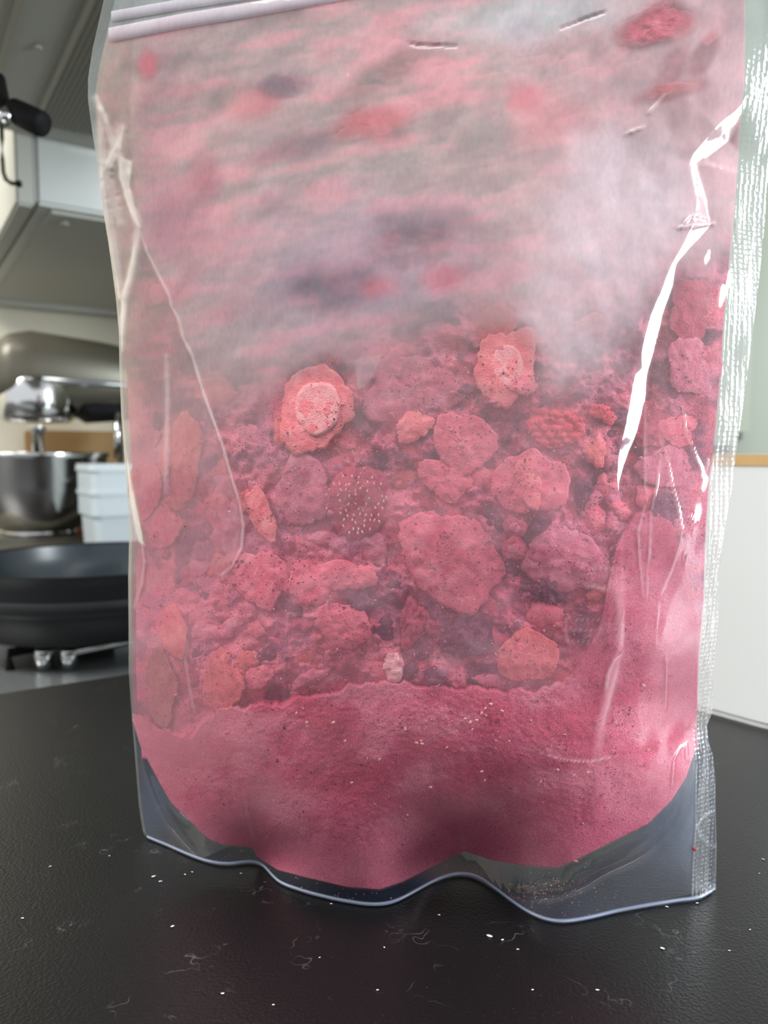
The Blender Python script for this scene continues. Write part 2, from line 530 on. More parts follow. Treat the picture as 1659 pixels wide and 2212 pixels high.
M['wall'] = simple('cream_wall', lin(214, 208, 188), 0.7, noise=0.03, nscale=6)
M['floor'] = simple('grey_floor', lin(120, 116, 110), 0.6, noise=0.1, nscale=5)
M['grey_paint'] = simple('grey_hood_paint', lin(172, 172, 164), 0.45, noise=0.03, nscale=8)
M['hood_light'] = simple('light_grey_steel', lin(188, 192, 188), 0.42, 0.25, noise=0.04, nscale=10)
M['mesh'] = simple('filter_mesh', lin(158, 155, 142), 0.5, 0.1)
M['hole'] = simple('filter_hole', lin(40, 38, 32), 0.8)
M['black'] = simple('black_plastic', lin(12, 12, 13), 0.7, spec=0.2)
M['pan'] = simple('black_pan_coating', lin(10, 11, 14), 0.5, noise=0.1, spec=0.3)
M['pan_in'] = simple('worn_nonstick_coating', lin(34, 44, 50), 0.28, noise=0.2, nscale=30)
M['steel'] = simple('polished_steel', lin(205, 205, 205), 0.14, 1.0)
M['hob_steel'] = simple('brushed_hob_steel', lin(140, 144, 144), 0.22, 0.6, noise=0.04, nscale=12)
M['mixer'] = simple('pewter_enamel', lin(92, 88, 76), 0.34, 0.3)
M['white_plastic'] = simple('white_plastic', lin(182, 192, 196), 0.4)
M['white_tin'] = simple('white_tin', lin(236, 242, 240), 0.32, noise=0.01)
M['bamboo'] = simple('bamboo_lid', lin(214, 178, 122), 0.55, noise=0.12, nscale=60)
M['fridge'] = simple('grey_green_lacquer', lin(124, 130, 114), 0.45, noise=0.02, nscale=4)
M['fridge_gap'] = simple('dark_gap', lin(84, 86, 76), 0.6)
M['paper'] = simple('white_paper', lin(222, 224, 222), 0.7, noise=0.05, nscale=30)
M['brown'] = simple('brown_board', lin(150, 118, 74), 0.6, noise=0.2, nscale=20)
M['orange'] = simple('orange_label', lin(190, 76, 30), 0.5)
M['base'] = simple('dark_cabinet', lin(48, 46, 44), 0.6)


def counter_mat():
    m, nt, out = mat_base('black_laminate')
    L = nt.links.new
    b = nd(nt, 'ShaderNodeBsdfPrincipled', i_Roughness=0.34)
    b.inputs['Specular IOR Level'].default_value = 0.36
    L(b.outputs[0], out.inputs[0])
    geo = nd(nt, 'ShaderNodeNewGeometry')
    t = nd(nt, 'ShaderNodeTexNoise', i_Scale=900.0, i_Detail=2.0)
    L(geo.outputs['Position'], t.inputs['Vector'])
    bp = nd(nt, 'ShaderNodeBump', i_Strength=0.32, i_Distance=0.0006)
    L(t.outputs[0], bp.inputs['Height']); L(bp.outputs[0], b.inputs['Normal'])
    # worn hair scratches: thin contour lines of two noises
    last = None
    for sc_, off in ((11.0, 0.0), (17.0, 5.0)):
        mp = nd(nt, 'ShaderNodeMapping'); mp.inputs['Location'].default_value = (off, off, 0)
        L(geo.outputs['Position'], mp.inputs[0])
        n1 = nd(nt, 'ShaderNodeTexNoise', i_Scale=sc_, i_Detail=5.0, i_Roughness=0.6)
        L(mp.outputs[0], n1.inputs['Vector'])
        s1 = nd(nt, 'ShaderNodeMath', operation='SUBTRACT'); s1.inputs[1].default_value = 0.5
        L(n1.outputs[0], s1.inputs[0])
        ab = nd(nt, 'ShaderNodeMath', operation='ABSOLUTE'); L(s1.outputs[0], ab.inputs[0])
        mr = nd(nt, 'ShaderNodeMapRange'); mr.inputs['From Min'].default_value = 0.0; mr.inputs['From Max'].default_value = 0.0025
        mr.inputs['To Min'].default_value = 1; mr.inputs['To Max'].default_value = 0
        L(ab.outputs[0], mr.inputs[0])
        n2 = nd(nt, 'ShaderNodeTexNoise', i_Scale=60.0, i_Detail=2.0)
        L(mp.outputs[0], n2.inputs['Vector'])
        m2 = nd(nt, 'ShaderNodeMapRange'); m2.inputs['From Min'].default_value = 0.56; m2.inputs['From Max'].default_value = 0.68
        L(n2.outputs[0], m2.inputs[0])
        mu = nd(nt, 'ShaderNodeMath', operation='MULTIPLY')
        L(mr.outputs[0], mu.inputs[0]); L(m2.outputs[0], mu.inputs[1])
        if last is None:
            last = mu
        else:
            mxx = nd(nt, 'ShaderNodeMath', operation='MAXIMUM')
            L(last.outputs[0], mxx.inputs[0]); L(mu.outputs[0], mxx.inputs[1]); last = mxx
    n3 = nd(nt, 'ShaderNodeTexNoise', i_Scale=1500.0, i_Detail=1.0)
    L(geo.outputs['Position'], n3.inputs['Vector'])
    m3 = nd(nt, 'ShaderNodeMapRange'); m3.inputs['From Min'].default_value = 0.73; m3.inputs['From Max'].default_value = 0.8
    m3.inputs['To Max'].default_value = 0.7
    L(n3.outputs[0], m3.inputs[0])
    mxx = nd(nt, 'ShaderNodeMath', operation='MAXIMUM')
    L(last.outputs[0], mxx.inputs[0]); L(m3.outputs[0], mxx.inputs[1])
    fac = nd(nt, 'ShaderNodeMath', operation='MULTIPLY'); fac.inputs[1].default_value = 0.28
    L(mxx.outputs[0], fac.inputs[0])
    mx = nd(nt, 'ShaderNodeMix', data_type='RGBA')
    mx.inputs[6].default_value = (0.0045, 0.0043, 0.0045, 1)
    mx.inputs[7].default_value = (0.22, 0.21, 0.21, 1)
    L(fac.outputs[0], mx.inputs[0]); L(mx.outputs[2], b.inputs['Base Color'])
    return m


M['counter'] = counter_mat()

# back wall and floor
w = kbox('wall_back', -2.6, 2.6, 1.72, 1.82, -0.9, 1.7, M['wall']); w['kind'] = 'structure'
f = kbox('floor', -2.6, 2.6, -1.6, 1.82, -0.95, -0.9, M['floor']); f['kind'] = 'structure'

# the black counter that the pouch stands on
pA = at(0, 1497, ground_Y(1497)); vC = float(pA @ V)
ctr = kempty('kitchen_counter', 0, 0, -0.9, 'matte black laminate counter with fine scratches under the pouch', 'counter')
kbox('counter_top', -1.1, 0.95, -0.75, vC, -0.038, 0.0, M['counter'], ctr, 0.002)
kbox('base_cabinet', -1.05, 0.9, -0.7, vC - 0.03, -0.9, -0.038, M['base'], ctr)

# mirror-like hob and black worktop behind it
HZ = -0.014
HB = -0.046
hob = kempty('stove_hob', 0, 0.8, -0.9, 'pale steel hob with pot supports under the black frying pan', 'stove')
kbox('hob_plate', -0.8, 0.6, vC + 0.004, 1.02, HB - 0.02, HB, M['hob_steel'], hob, 0.003)
kbox('oven_body', -0.78, 0.58, vC + 0.02, 1.0, -0.9, HB - 0.02, M['base'], hob)
bw = kempty('back_worktop', 0, 1.4, -0.9, 'dark worktop along the back wall under the stand mixer', 'worktop')
kbox('worktop_slab', -1.6, 0.7, 1.024, 1.718, HZ - 0.03, HZ, simple('dark_brown_top', lin(28, 25, 22), 0.35), bw, 0.002)
kbox('base_cabinet', -1.55, 0.66, 1.06, 1.70, -0.9, HZ - 0.03, M['base'], bw)

# ------------------------------------------------------------------ extractor hood
uA, vA, zA = uv_of(78, 440, 0.95)
_, _, zT = uv_of(95, 296, 0.95)
hood = kempty('range_hood', uA + 0.2, vA, zA, 'grey extractor hood with a perforated filter, at upper left', 'hood')
kbox('lower_housing', uA, 0.55, vA, 1.70, zA, zT + 0.05, M['hood_light'], hood, 0.004)
kbox('underside_panel', uA + 0.02, 0.53, vA + 0.015, 1.69, zA - 0.004, zA + 0.001, M['grey_paint'], hood)
kbox('rear_lip', uA + 0.0, 0.55, 1.66, 1.70, zA - 0.012, zA, M['grey_paint'], hood, 0.003)
kbox('side_trim', uA - 0.022, uA - 0.001, vA, 1.70, zA - 0.004, zT + 0.05, M['grey_paint'], hood, 0.003)
tube('screw', [K(uA + 0.04, vA + 0.045, zA - 0.008), K(uA + 0.04, vA + 0.045, zA - 0.004)], 0.006, M['mesh'], hood)
uF, vF, _ = uv_of(70, 195, 0.95 * 0.85)
kbox('canopy', uA - 0.30, 0.25, vA - 0.62, vA - 0.001, zT, zT + 0.12, M['grey_paint'], hood, 0.004)
# the filter: a plate under the canopy with rows of holes
uf0 = float(at(70, 195, 0.0) @ U)


def on_plane(px, py, z):
    dx, dy, dz = ray(px, py)
    k = (z - CAM_H) / dz
    p = np.array([dx * k, dy * k, z])
    return float(p @ U), float(p @ V)


zF = zT - 0.004
u0, v0 = on_plane(85, 230, zF)
u1, v1 = on_plane(205, 300, zF)
u2, v2 = on_plane(145, 15, zF)
fu0, fv1, fv0 = u0, max(v0, v1) - 0.005, v2 - 0.25
fil = kbox('filter', fu0, 0.23, fv0, fv1, zF, zT - 0.0005, M['mesh'], hood, 0.001)
pit = 0.0052
us = np.arange(fu0 + 0.008, fu0 + 0.24, pit); vs_ = np.arange(fv0 + 0.008, fv1 - 0.006, pit)
hv = []; hf = []
for a, uu in enumerate(us):
    for b_, vv in enumerate(vs_):
        o_ = pit * 0.5 * (a % 2)
        k = len(hv)
        for q in range(6):
            an = q * math.pi / 3
            hv.append(K(uu + 0.0020 * math.cos(an), vv + o_ + 0.0020 * math.sin(an), zF - 0.0003))
        hv.append(K(uu, vv + o_, zF + 0.0008))
        for q in range(6):
            hf.append((k + q, k + (q + 1) % 6, k + 6))
ho = mesh_np('filter_perforation', np.array(hv), hf, M['hole'], None, False)
ho.parent = fil; ho.matrix_parent_inverse = fil.matrix_basis.inverted() @ Matrix.Identity(4)
fil_inv = (hood.matrix_basis @ fil.matrix_parent_inverse @ fil.matrix_basis).inverted()
ho.matrix_parent_inverse = fil_inv
ho['kind'] = 'stuff'
u3, v3 = on_plane(20, 70, zT)
kbox('seam_strip', u3 - 0.003, u3 + 0.003, vA - 0.60, vA - 0.02, zT - 0.003, zT - 0.0002, M['mesh'], hood)
u4, v4 = on_plane(82, 98, zT)
tube('screw', [K(u4, v4, zT - 0.003), K(u4, v4, zT - 0.0002)], 0.004, M['mesh'], hood)

# black lamp head clamped under the canopy, and a hook hanging below it
lp = at(30, 235, 0.62)
lamp = empty('clip_lamp', at(5, 215, 0.62), 'black cylindrical lamp head on a bracket under the grey hood', 'lamp')
tube('lamp_head', [at(26, 238, .62), at(30, 240, .62), at(62, 255, .615), at(90, 268, .61), at(94, 270, .61)], [0.006, 0.0095, 0.0098, 0.0095, 0.007], M['black'], lamp, 20)
tube('bracket', [at(-12, 170, .63), at(-4, 210, .625), at(4, 240, .62), at(30, 244, .62)], 0.008, M['black'], lamp)
tube('collar', [at(2, 258, .615), at(26, 246, .615)], 0.007, M['steel'], lamp)
hk = empty('utensil_hook', at(5, 275, .8), 'thin dark bent hook hanging down beside the cream wall', 'hook')
tube('hook_rod', [at(3, 262, .8), at(4, 300, .8), at(5, 345, .8), at(7, 372, .8), at(13, 388, .8), at(24, 396, .8), at(40, 397, .8)], 0.0022, simple('dark_rod', lin(58, 58, 44), 0.4), hk, 10)
tube('hook_tip', [at(37, 397, .8), at(45, 397, .8)], 0.0034, M['black'], hk, 10)

# ------------------------------------------------------------------ frying pan
HP = HZ - 0.006
pc = at(205, 1300, 0.79); pc[2] = HP
bz = at(96, 1440, .70)
for q, (gx0, gy0) in enumerate(((20, .70), (150, .70), (215, .78))):
    g0 = at(gx0, 1400, gy0)
    tube('pot_support', [(g0[0], g0[1], HB), (g0[0], g0[1], HP - .010), (g0[0] + .06, g0[1] + .04, HP - .0055)], 0.0045, M['black'] if q != 1 else M['steel'], hob)
lathe('burner', [(0, 0), (.018, 0), (.018, .012), (.022, .014), (.022, .020), (0, .022)], M['black'], (pc[0], pc[1], HB), hob, 28)
lathe('control_knob', [(0, 0), (.0085, 0), (.0085, .018), (.0075, .021), (0, .021)], M['steel'], (bz[0], bz[1], HB), hob, 24)
bz2 = at(150, 1440, .70)
lathe('control_knob', [(0, 0), (.0075, 0), (.0075, .018), (.0065, .021), (0, .021)], M['steel'], (bz2[0], bz2[1], HB), hob, 24)
pan = empty('frying_pan', pc, 'wide black frying pan standing on the pot supports of the steel hob', 'pan')
lathe('pan_body', [(0.0, 0.0012), (0.115, 0.0012), (0.122, 0.004), (0.131, 0.030), (0.1345, 0.052), (0.1365, 0.066), (0.1385, 0.0675), (0.1345, 0.0665), (0.1315, 0.052), (0.118, 0.010), (0.0, 0.007)], M['pan'], pc, pan, 72)
lathe('pan_lining', [(0.0, 0.0078), (0.117, 0.0108), (0.1312, 0.0525), (0.1338, 0.0655)], M['pan_in'], pc, pan, 72)
lathe('rim_band', [(0.1327, 0.030), (0.1352, 0.034), (0.1352, 0.040), (0.1335, 0.044)], M['pan'], pc, pan, 72)

# ------------------------------------------------------------------ stand mixer
bx = at(84, 1000, 1.30)
mu, mv = float(bx @ U), float(bx @ V)
mix = kempty('stand_mixer', mu + 0.1, mv, HZ, 'pewter grey stand mixer with a polished bowl against the cream wall', 'mixer')


def kloft(name, secs, mat, parent, n=28, power=2.6):
    """superellipse sections along u: (u, zc, half width, half height)"""
    v = []
    for (uu, zc, hw, hh) in secs:
        for k in range(n):
            a = 2 * math.pi * k / n
            c_, s_ = math.cos(a), math.sin(a)
            v.append(K(uu, mv + hw * math.copysign(abs(c_) ** (2 / power), c_), zc + hh * math.copysign(abs(s_) ** (2 / power), s_)))
    fcs = []
    for i in range(len(secs) - 1):
        for k in range(n):
            fcs.append((i * n + k, i * n + (k + 1) % n, (i + 1) * n + (k + 1) % n, (i + 1) * n + k))
    fcs += [tuple(range(n))[::-1], tuple((len(secs) - 1) * n + k for k in range(n))]
    v = np.array(v)
    return mesh_np(name, v, fcs, mat, parent, True, origin=v.mean(0))


zc = 0.284
kloft('mixer_head', [(mu - 0.066, zc + .006, .026, .030), (mu - 0.060, zc + .006, .044, .046), (mu - 0.042, zc + .008, .054, .056), (mu - 0.01, zc + .008, .058, .064), (mu + .10, zc + .002, .060, .060), (mu + .19, zc - .004, .057, .052), (mu + .225, zc - .010, .048, .042), (mu + .24, zc - .014, .030, .026)], M['mixer'], mix)
kloft('trim_band', [(mu + 0.0, zc - .012, .0640, .011), (mu + .10, zc - .014, .0640, .010), (mu + .19, zc - .016, .0605, .009), (mu + .215, zc - .018, .0525, .008)], M['hob_steel'], mix)
kloft('front_hub', [(mu - 0.092, zc + 0.006, .020, .024), (mu - 0.09, zc + .006, .024, .028), (mu - 0.068, zc + .006, .024, .028)], M['black'], mix)
cyl = lambda name, cx_, pr, mat: lathe(name, pr, mat, K(cx_, mv, 0.0), mix, 40)
cyl('planetary_housing', mu, [(0.0, zc - .078), (.050, zc - .078), (.060, zc - .070), (.0635, zc - .045), (.0635, zc - .012), (.060, zc - .006), (.0, zc - .004)], M['steel'])
cyl('beater_shaft', mu, [(0.0, .150), (.009, .150), (.009, .186), (.013, .188), (.013, zc - .085)], M['steel'])
kloft('motor_skirt', [(mu + 0.065, zc - .052, .040, .016), (mu + .08, zc - .056, .046, .022), (mu + .17, zc - .05, .044, .02), (mu + .2, zc - .046, .036, .014)], M['black'], mix)
kbox('column', mu + .135, mu + .215, mv - .042, mv + .042, HZ + .03, zc - .03, M['mixer'], mix, 0.018, 4)
kbox('mixer_base', mu - .12, mu + .225, mv - .085, mv + .085, HZ, HZ + .032, M['mixer'], mix, 0.014, 3)
bowl = cyl('bowl', mu, [(0.0, .008 + HZ + .028), (.05, HZ + .036), (.07, HZ + .046), (.092, HZ + .075), (.104, HZ + .115), (.109, HZ + .160), (.1135, HZ + .168), (.112, HZ + .170), (.107, HZ + .160), (.102, HZ + .116), (.09, HZ + .078), (.06, HZ + .048), (0.0, HZ + .044)], M['steel'])
cyl('bowl_foot', mu, [(.045, HZ + .032), (.058, HZ + .032), (.056, HZ + .042), (.045, HZ + .044)], M['steel'])
tube('bowl_handle', [K(mu + .100, mv - .045, HZ + .14), K(mu + .128, mv - .06, HZ + .135), K(mu + .132, mv - .06, HZ + .10), K(mu + .098, mv - .042, HZ + .08)], .005, M['steel'], mix)
tube('lift_pin', [K(mu + .118, mv - .046, HZ + .16), K(mu + .120, mv - .046, zc - .06)], .006, M['steel'], mix)

# things around the mixer
tb = at(262, 1178, 1.20); tb[2] = HZ
tub_r = empty('plastic_tub', tb, 'translucent white lidded plastic tub beside the mixer bowl', 'tub')


def rbox(name, cx, cy, z0, z1, hw0, hw1, mat, parent, rot=KA, rc=0.012, n=6, hd=None):
    v = []
    for (z, hw) in ((z0, hw0), (z1, hw1)):
        for q in range(4):
            sx, sy = ((1, 1), (-1, 1), (-1, -1), (1, -1))[q]
            for k in range(n):
                a = q * math.pi / 2 + k / (n - 1) * math.pi / 2
                x = sx * (hw - rc) + rc * math.cos(a); y = sy * ((hd or hw) - rc) + rc * math.sin(a)
                v.append((cx + x * math.cos(rot) - y * math.sin(rot), cy + x * math.sin(rot) + y * math.cos(rot), z))
    m = 4 * n
    fc = [(k, (k + 1) % m, m + (k + 1) % m, m + k) for k in range(m)] + [tuple(range(m))[::-1], tuple(range(m, 2 * m))]
    return mesh_np(name, np.array(v), fc, mat, parent, False, origin=np.array([cx, cy, z0]))


rbox('tub_body', tb[0], tb[1], HZ, HZ + .075, .046, .050, M['white_plastic'], tub_r)
rbox('tub_upper', tb[0], tb[1], HZ + .075, HZ + .142, .0535, .0535, M['white_plastic'], tub_r)
rbox('tub_lid', tb[0], tb[1], HZ + .142, HZ + .152, .056, .055, M['white_plastic'], tub_r)
rbox('rim_band', tb[0], tb[1], HZ + .106, HZ + .112, .0555, .0555, M['white_plastic'], tub_r)

pk = at(-10, 960, 1.62)
packet = empty('paper_packet', (pk[0], pk[1], HZ), 'crumpled white paper packet with a rust-coloured mark behind the mixer bowl', 'packet')
pv = []; 
nu_, nv_ = 14, 14
for side in (0, 1):
    for i in range(nv_):
        for j in range(nu_):
            s = j / (nu_ - 1); t = i / (nv_ - 1)
            thick = 0.03 * math.sin(math.pi * s) * (1 - 0.75 * t) * (1 if side == 0 else -1)
            n_ = (N0.f(s * 5 + 9 * side, t * 5, 3) - 0.5) * 0.018 * (math.sin(math.pi * s))
            hgt = 0.235 - 0.06 * s
            pv.append(np.array([pk[0], pk[1], HZ]) + (s - 0.5) * 0.20 * U - (thick + n_) * V + np.array([0, 0, t * hgt]))
fcs = np.concatenate([grid_faces(nv_, nu_), grid_faces(nv_, nu_, nv_ * nu_)[:, ::-1]])
mesh_np('packet_sheet', np.array(pv), fcs, M['paper'], packet, True, origin=np.array([pk[0], pk[1], HZ]))
pm = [p - 0.002 * V for p in ()]
mk = []
for i in range(9):
    for j in range(5):
        s = .62 + .30 * i / 8; t = .62 - .22 * i / 8 + .07 * j / 4
        hgt = 0.235 - 0.06 * s
        thick = 0.03 * math.sin(math.pi * s) * (1 - 0.75 * t)
        n_ = (N0.f(s * 5, t * 5, 3) - 0.5) * 0.018 * (math.sin(math.pi * s))
        mk.append(np.array([pk[0], pk[1], HZ]) + (s - 0.5) * 0.20 * U - (thick + n_ + 0.0015) * V + np.array([0, 0, t * hgt]))
mesh_np('printed_mark', np.array(mk), grid_faces(9, 5), simple('rust_print', lin(140, 72, 44), 0.7), packet, True, origin=mk[0])

bd = at(200, 930, 1.62)
ub, vb = float(bd @ U), float(bd @ V)
board = kempty('cutting_board', ub, 1.66, HZ, 'brown wooden board leaning upright on the wall behind the mixer', 'board')
kbox('board_panel', ub - .13, ub + .12, 1.685, 1.705, HZ, HZ + .215, M['brown'], board, .004)
kbox('end_strip', ub + .121, ub + .14, 1.685, 1.705, HZ, HZ + .215, simple('pale_wood', lin(176, 140, 92), .6), board, .003)
js = at(184, 1115, 1.45); js[2] = HZ
jar = empty('spice_jar', js, 'small dark jar with an orange label between bowl and tub', 'jar')
lathe('jar_body', [(0.0, 0), (.022, 0), (.024, .004), (.024, .082), (.018, .09), (0, .09)], M['black'], js, jar, 28)
lathe('jar_label', [(.0245, .025), (.0245, .06)], M['orange'], js, jar, 28)
lathe('jar_lid', [(.019, .088), (.021, .089), (.021, .104), (0, .105)], M['black'], js, jar, 28)

# ------------------------------------------------------------------ right-hand side: appliance door and canister
fr = empty('fridge', (0.55, 1.2, -0.9), 'tall grey-green appliance with a rounded door at right edge', 'fridge')


def xbox(name, x0, x1, y0, y1, z0, z1, mat, parent, bevel, seg=4, rot=0.0):
    bm = bmesh.new()
    vs = bmesh.ops.create_cube(bm, size=1.0)['verts']
    for v in vs:
        v.co = Vector((v.co.x * (x1 - x0), v.co.y * (y1 - y0), v.co.z * (z1 - z0)))
    if bevel > 0:
        bmesh.ops.bevel(bm, geom=[e for e in bm.edges if abs(e.verts[0].co.y - e.verts[1].co.y) > 1e-6], offset=bevel, segments=seg, affect='EDGES')
    me = bpy.data.meshes.new(name); bm.to_mesh(me); bm.free(); me.materials.append(mat)
    o = bpy.data.objects.new(name, me); C.objects.link(o)
    o.location = ((x0 + x1) / 2, (y0 + y1) / 2, (z0 + z1) / 2)
    o.parent = parent; o.matrix_parent_inverse = parent.matrix_basis.inverted()
    return o


dC = at(1618, 962, 1.05)
xbox('appliance_body', 0.12, 1.0, 1.09, 1.65, -0.9, 1.2, M['fridge'], fr, 0.01)
xbox('upper_door', 0.125, dC[0], 1.05, 1.083, dC[2], 1.19, M['fridge'], fr, 0.018, 6)
xbox('door_seal', 0.13, dC[0] + .006, 1.083, 1.09, dC[2] - .012, 1.19, M['fridge_gap'], fr, 0.02, 6)

# canister: rounded-square white tin with a bamboo lid
cb = at(1572, 1583, ground_Y(1583))
rotc = math.radians(38)
hwc = 0.062
ax, ay = math.cos(rotc), math.sin(rotc)
ccx = cb[0] + hwc * 0.92 * (ax - ay * -1) * 0 + 0.045
ccy = cb[1] + 0.078
can = empty('canister', (ccx, ccy, 0), 'white square canister with rounded corners and a bamboo lid', 'canister')
zl = float(at(1600, 1006, cb[1] + .02)[2])
rbox('canister_body', ccx, ccy, 0.0035, zl, hwc, hwc, M['white_tin'], can, rotc, .022, 10)
rbox('base_rim', ccx, ccy, 0.0, 0.0034, hwc - .0015, hwc - .0015, M['white_tin'], can, rotc, .021, 10)
rbox('canister_lid', ccx, ccy, zl, zl + .0062, hwc + .0005, hwc + .0005, M['bamboo'], can, rotc, .022, 10)
rbox('lid_seal', ccx, ccy, zl - .0012, zl + .0002, hwc - .002, hwc - .002, M['black'], can, rotc, .021, 10)

# ------------------------------------------------------------------ the pouch
pouch_o = at(850, 1960, .25); pouch_o[2] = 0
pouch = empty('stand_up_pouch', pouch_o, 'large clear stand-up pouch of freeze-dried berries on the black counter', 'pouch')

nL, nM_, nR = 7, 380, 14
nT, nB = 500, 56
TOP = -280.0
cs = np.concatenate([np.linspace(0, 1, nL, endpoint=False), 1 + np.linspace(0, 1, nM_, endpoint=False), 2 + np.linspace(0, 1, nR)])
rs = np.concatenate([np.linspace(0, 1, nT, endpoint=False), 1 + np.linspace(0, 1, nB)])
CS, RS = np.meshgrid(cs, rs)
py = np.where(RS < 1, TOP + RS * (1700 - TOP), 1700 + (RS - 1) * 200); px = None
for _ in range(12):
    lo, li, ri, ro = L_out(py), L_in(py), R_in(py), R_out(py)
    px = np.where(CS < 1, lo + (li - lo) * CS, np.where(CS < 2, li + (ri - li) * (CS - 1), ri + (ro - ri) * (CS - 2)))
    cy_, hy_ = np.minimum(cut(px), hem(px) - 12), hem(px)
    pyn = np.where(RS < 1, TOP + RS * (cy_ - TOP), cy_ + (RS - 1) * (hy_ - cy_))
    py = 0.5 * py + 0.5 * pyn
PX, PY = px, py

# creases: path, half width px, height m (towards the viewer), whitening
CREASES = [
    ([(300, 490), (318, 545), (345, 600), (366, 640), (372, 665), (386, 690), (398, 735), (416, 770), (440, 850), (460, 905), (482, 965), (500, 1030), (516, 1080), (526, 1135), (522, 1185), (500, 1225), (478, 1243)], 2.6, .0006, .55),
    ([(360, 770), (363, 850), (361, 930), (359, 1020), (358, 1060)], 5, .0006, .28),
    ([(207, 215), (228, 260), (240, 300), (262, 350), (272, 400), (288, 455), (300, 490), (290, 560), (272, 640), (264, 720)], 8, .0006, .5),  # cream fold reflections painted as whitening, here and on the next two
    ([(265, 280), (235, 350), (226, 372), (245, 430), (258, 480)], 12, .0006, .5),
    ([(216, 240), (222, 330), (224, 400), (232, 460), (250, 560), (262, 640)], 9, .0006, .5),
    ([(300, 1130), (312, 1215), (306, 1265), (290, 1310)], 3, .0008, .35),
    ([(405, 1385), (400, 1430), (412, 1500), (420, 1540)], 2.5, .0004, .22),
    ([(612, 1560), (616, 1400), (622, 1330), (706, 1330), (708, 1250)], 1.6, .0002, .14),
    ([(1393, 875), (1392, 960), (1393, 1050), (1397, 1080)], 2, .0004, .35),
    ([(1407, 1100), (1404, 1170), (1399, 1230), (1396, 1290)], 2, .0004, .4),
    ([(1392, 1095), (1378, 1150), (1382, 1220), (1390, 1290)], 2.4, .0004, .4),
    ([(1476, 885), (1480, 930), (1497, 975), (1513, 1010), (1515, 1025)], 2.6, .0005, .4),
    ([(1424, 945), (1440, 990), (1452, 1050), (1465, 1100), (1473, 1150), (1468, 1180), (1450, 1230), (1425, 1285)], 1.8, .0004, .35),
    ([(1426, 995), (1420, 1040), (1408, 1100)], 2.4, .0004, .4),
    ([(1482, 1120), (1488, 1118), (1497, 1130), (1500, 1155)], 1.8, .0003, .3),
    ([(1476, 1190), (1478, 1215), (1482, 1222), (1484, 1200), (1480, 1190)], 1.6, .0003, .3),
    ([(1168, 1627), (1200, 1638), (1240, 1645), (1278, 1646), (1300, 1640), (1335, 1634)], 2, .0005, .55),
    ([(1346, 1410), (1325, 1430), (1312, 1460), (1306, 1490)], 3, .0005, .5),
    ([(1452, 1700), (1456, 1640), (1470, 1615), (1482, 1610), (1484, 1640), (1494, 1646)], 2.4, .0005, .4),
    ([(1438, 1530), (1440, 1430), (1436, 1420)], 2, .0004, .3),
    ([(1420, 1300), (1416, 1390)], 1.6, .0004, .2),
    ([(1436, 205), (1410, 235), (1400, 245)], 3, .0005, .25), ([(1390, 275), (1350, 290)], 3, .0005, .2),
    ([(1590, 470), (1594, 520)], 3, .0006, .5), ([(1556, 620), (1550, 660)], 5, .0005, .3),
    ([(1210, 62), (1265, 40), (1310, 25)], 3, -.0006, 0.0), ([(880, 92), (905, 98), (940, 98), (985, 100)], 3, -.0006, .0),
    ([(1003, 1845), (1000, 1820), (996, 1800)], 4, .0008, .2),
    ([(556, 1850), (548, 1810), (536, 1760), (528, 1710)], 4, .0006, .10),
    ([(1465, 492), (1500, 487), (1543, 483)], 2.5, .0012, .55), ([(1480, 482), (1490, 470), (1506, 464), (1530, 474)], 3, .0010, .4),
]
CREASES += [([(1545, 1750), (1520, 1762), (1506, 1786), (1512, 1806), (1530, 1824), (1546, 1830)], 2.2, .0005, .45), ([(1516, 1940), (1534, 1914), (1540, 1930), (1545, 1912)], 1.8, .0004, .5), ([(1503, 1660), (1503, 1780), (1498, 1860), (1496, 1935)], 1.3, .0003, .25), ([(1545, 1690), (1548, 1830), (1545, 1920)], 1.4, .0003, .35), ([(1290, 1640), (1300, 1560), (1322, 1480), (1338, 1420)], 11, .0003, .28), ([(1336, 1280), (1338, 1350), (1340, 1400)], 9, .0003, .26)]
for yy, xa, xb in ((1106, 1320, 1342), (1120, 1316, 1343), (1141, 1316, 1345), (1152, 1310, 1345), (1186, 1296, 1345), (1206, 1280, 1345), (1214, 1290, 1345), (1228, 1276, 1345), (1232, 1270, 1345), (1272, 1262, 1330), (1340, 1232, 1300), (1363, 1222, 1310), (1386, 1226, 1290)):
    CREASES.append(([(xa, yy), (xb, yy - 1)], 1.0, .0001, .28))
CREASES.append(([(1264, 1266), (1290, 1270), (1310, 1277)], 3.5, .0003, .3))
CREASES.append(([(1222, 1340), (1222, 1370), (1230, 1400)], 2.5, .0003, .25))


def crease_fields(x, y):
    dz = np.zeros_like(x); wh = np.zeros_like(x)
    for pts, hw, h, wt in CREASES:
        xs = [p[0] for p in pts]; ys = [p[1] for p in pts]
        m = (x > min(xs) - 30) & (x < max(xs) + 30) & (y > min(ys) - 30) & (y < max(ys) + 30)
        if not m.any():
            continue
        d, s, _, t = poly_dist(x[m], y[m], pts)
        wob = 0.6 + 0.8 * N1.f(t * 30 + hw * 7, t * 3 + pts[0][0], 2)
        g = np.exp(-(d / (hw * wob)) ** 2) * (0.35 + 0.65 * np.sin(np.pi * np.clip(t, 0.04, 0.96)) ** 0.5)
        dz[m] += h * g
        wh[m] = np.maximum(wh[m], wt * g)
    return dz, wh


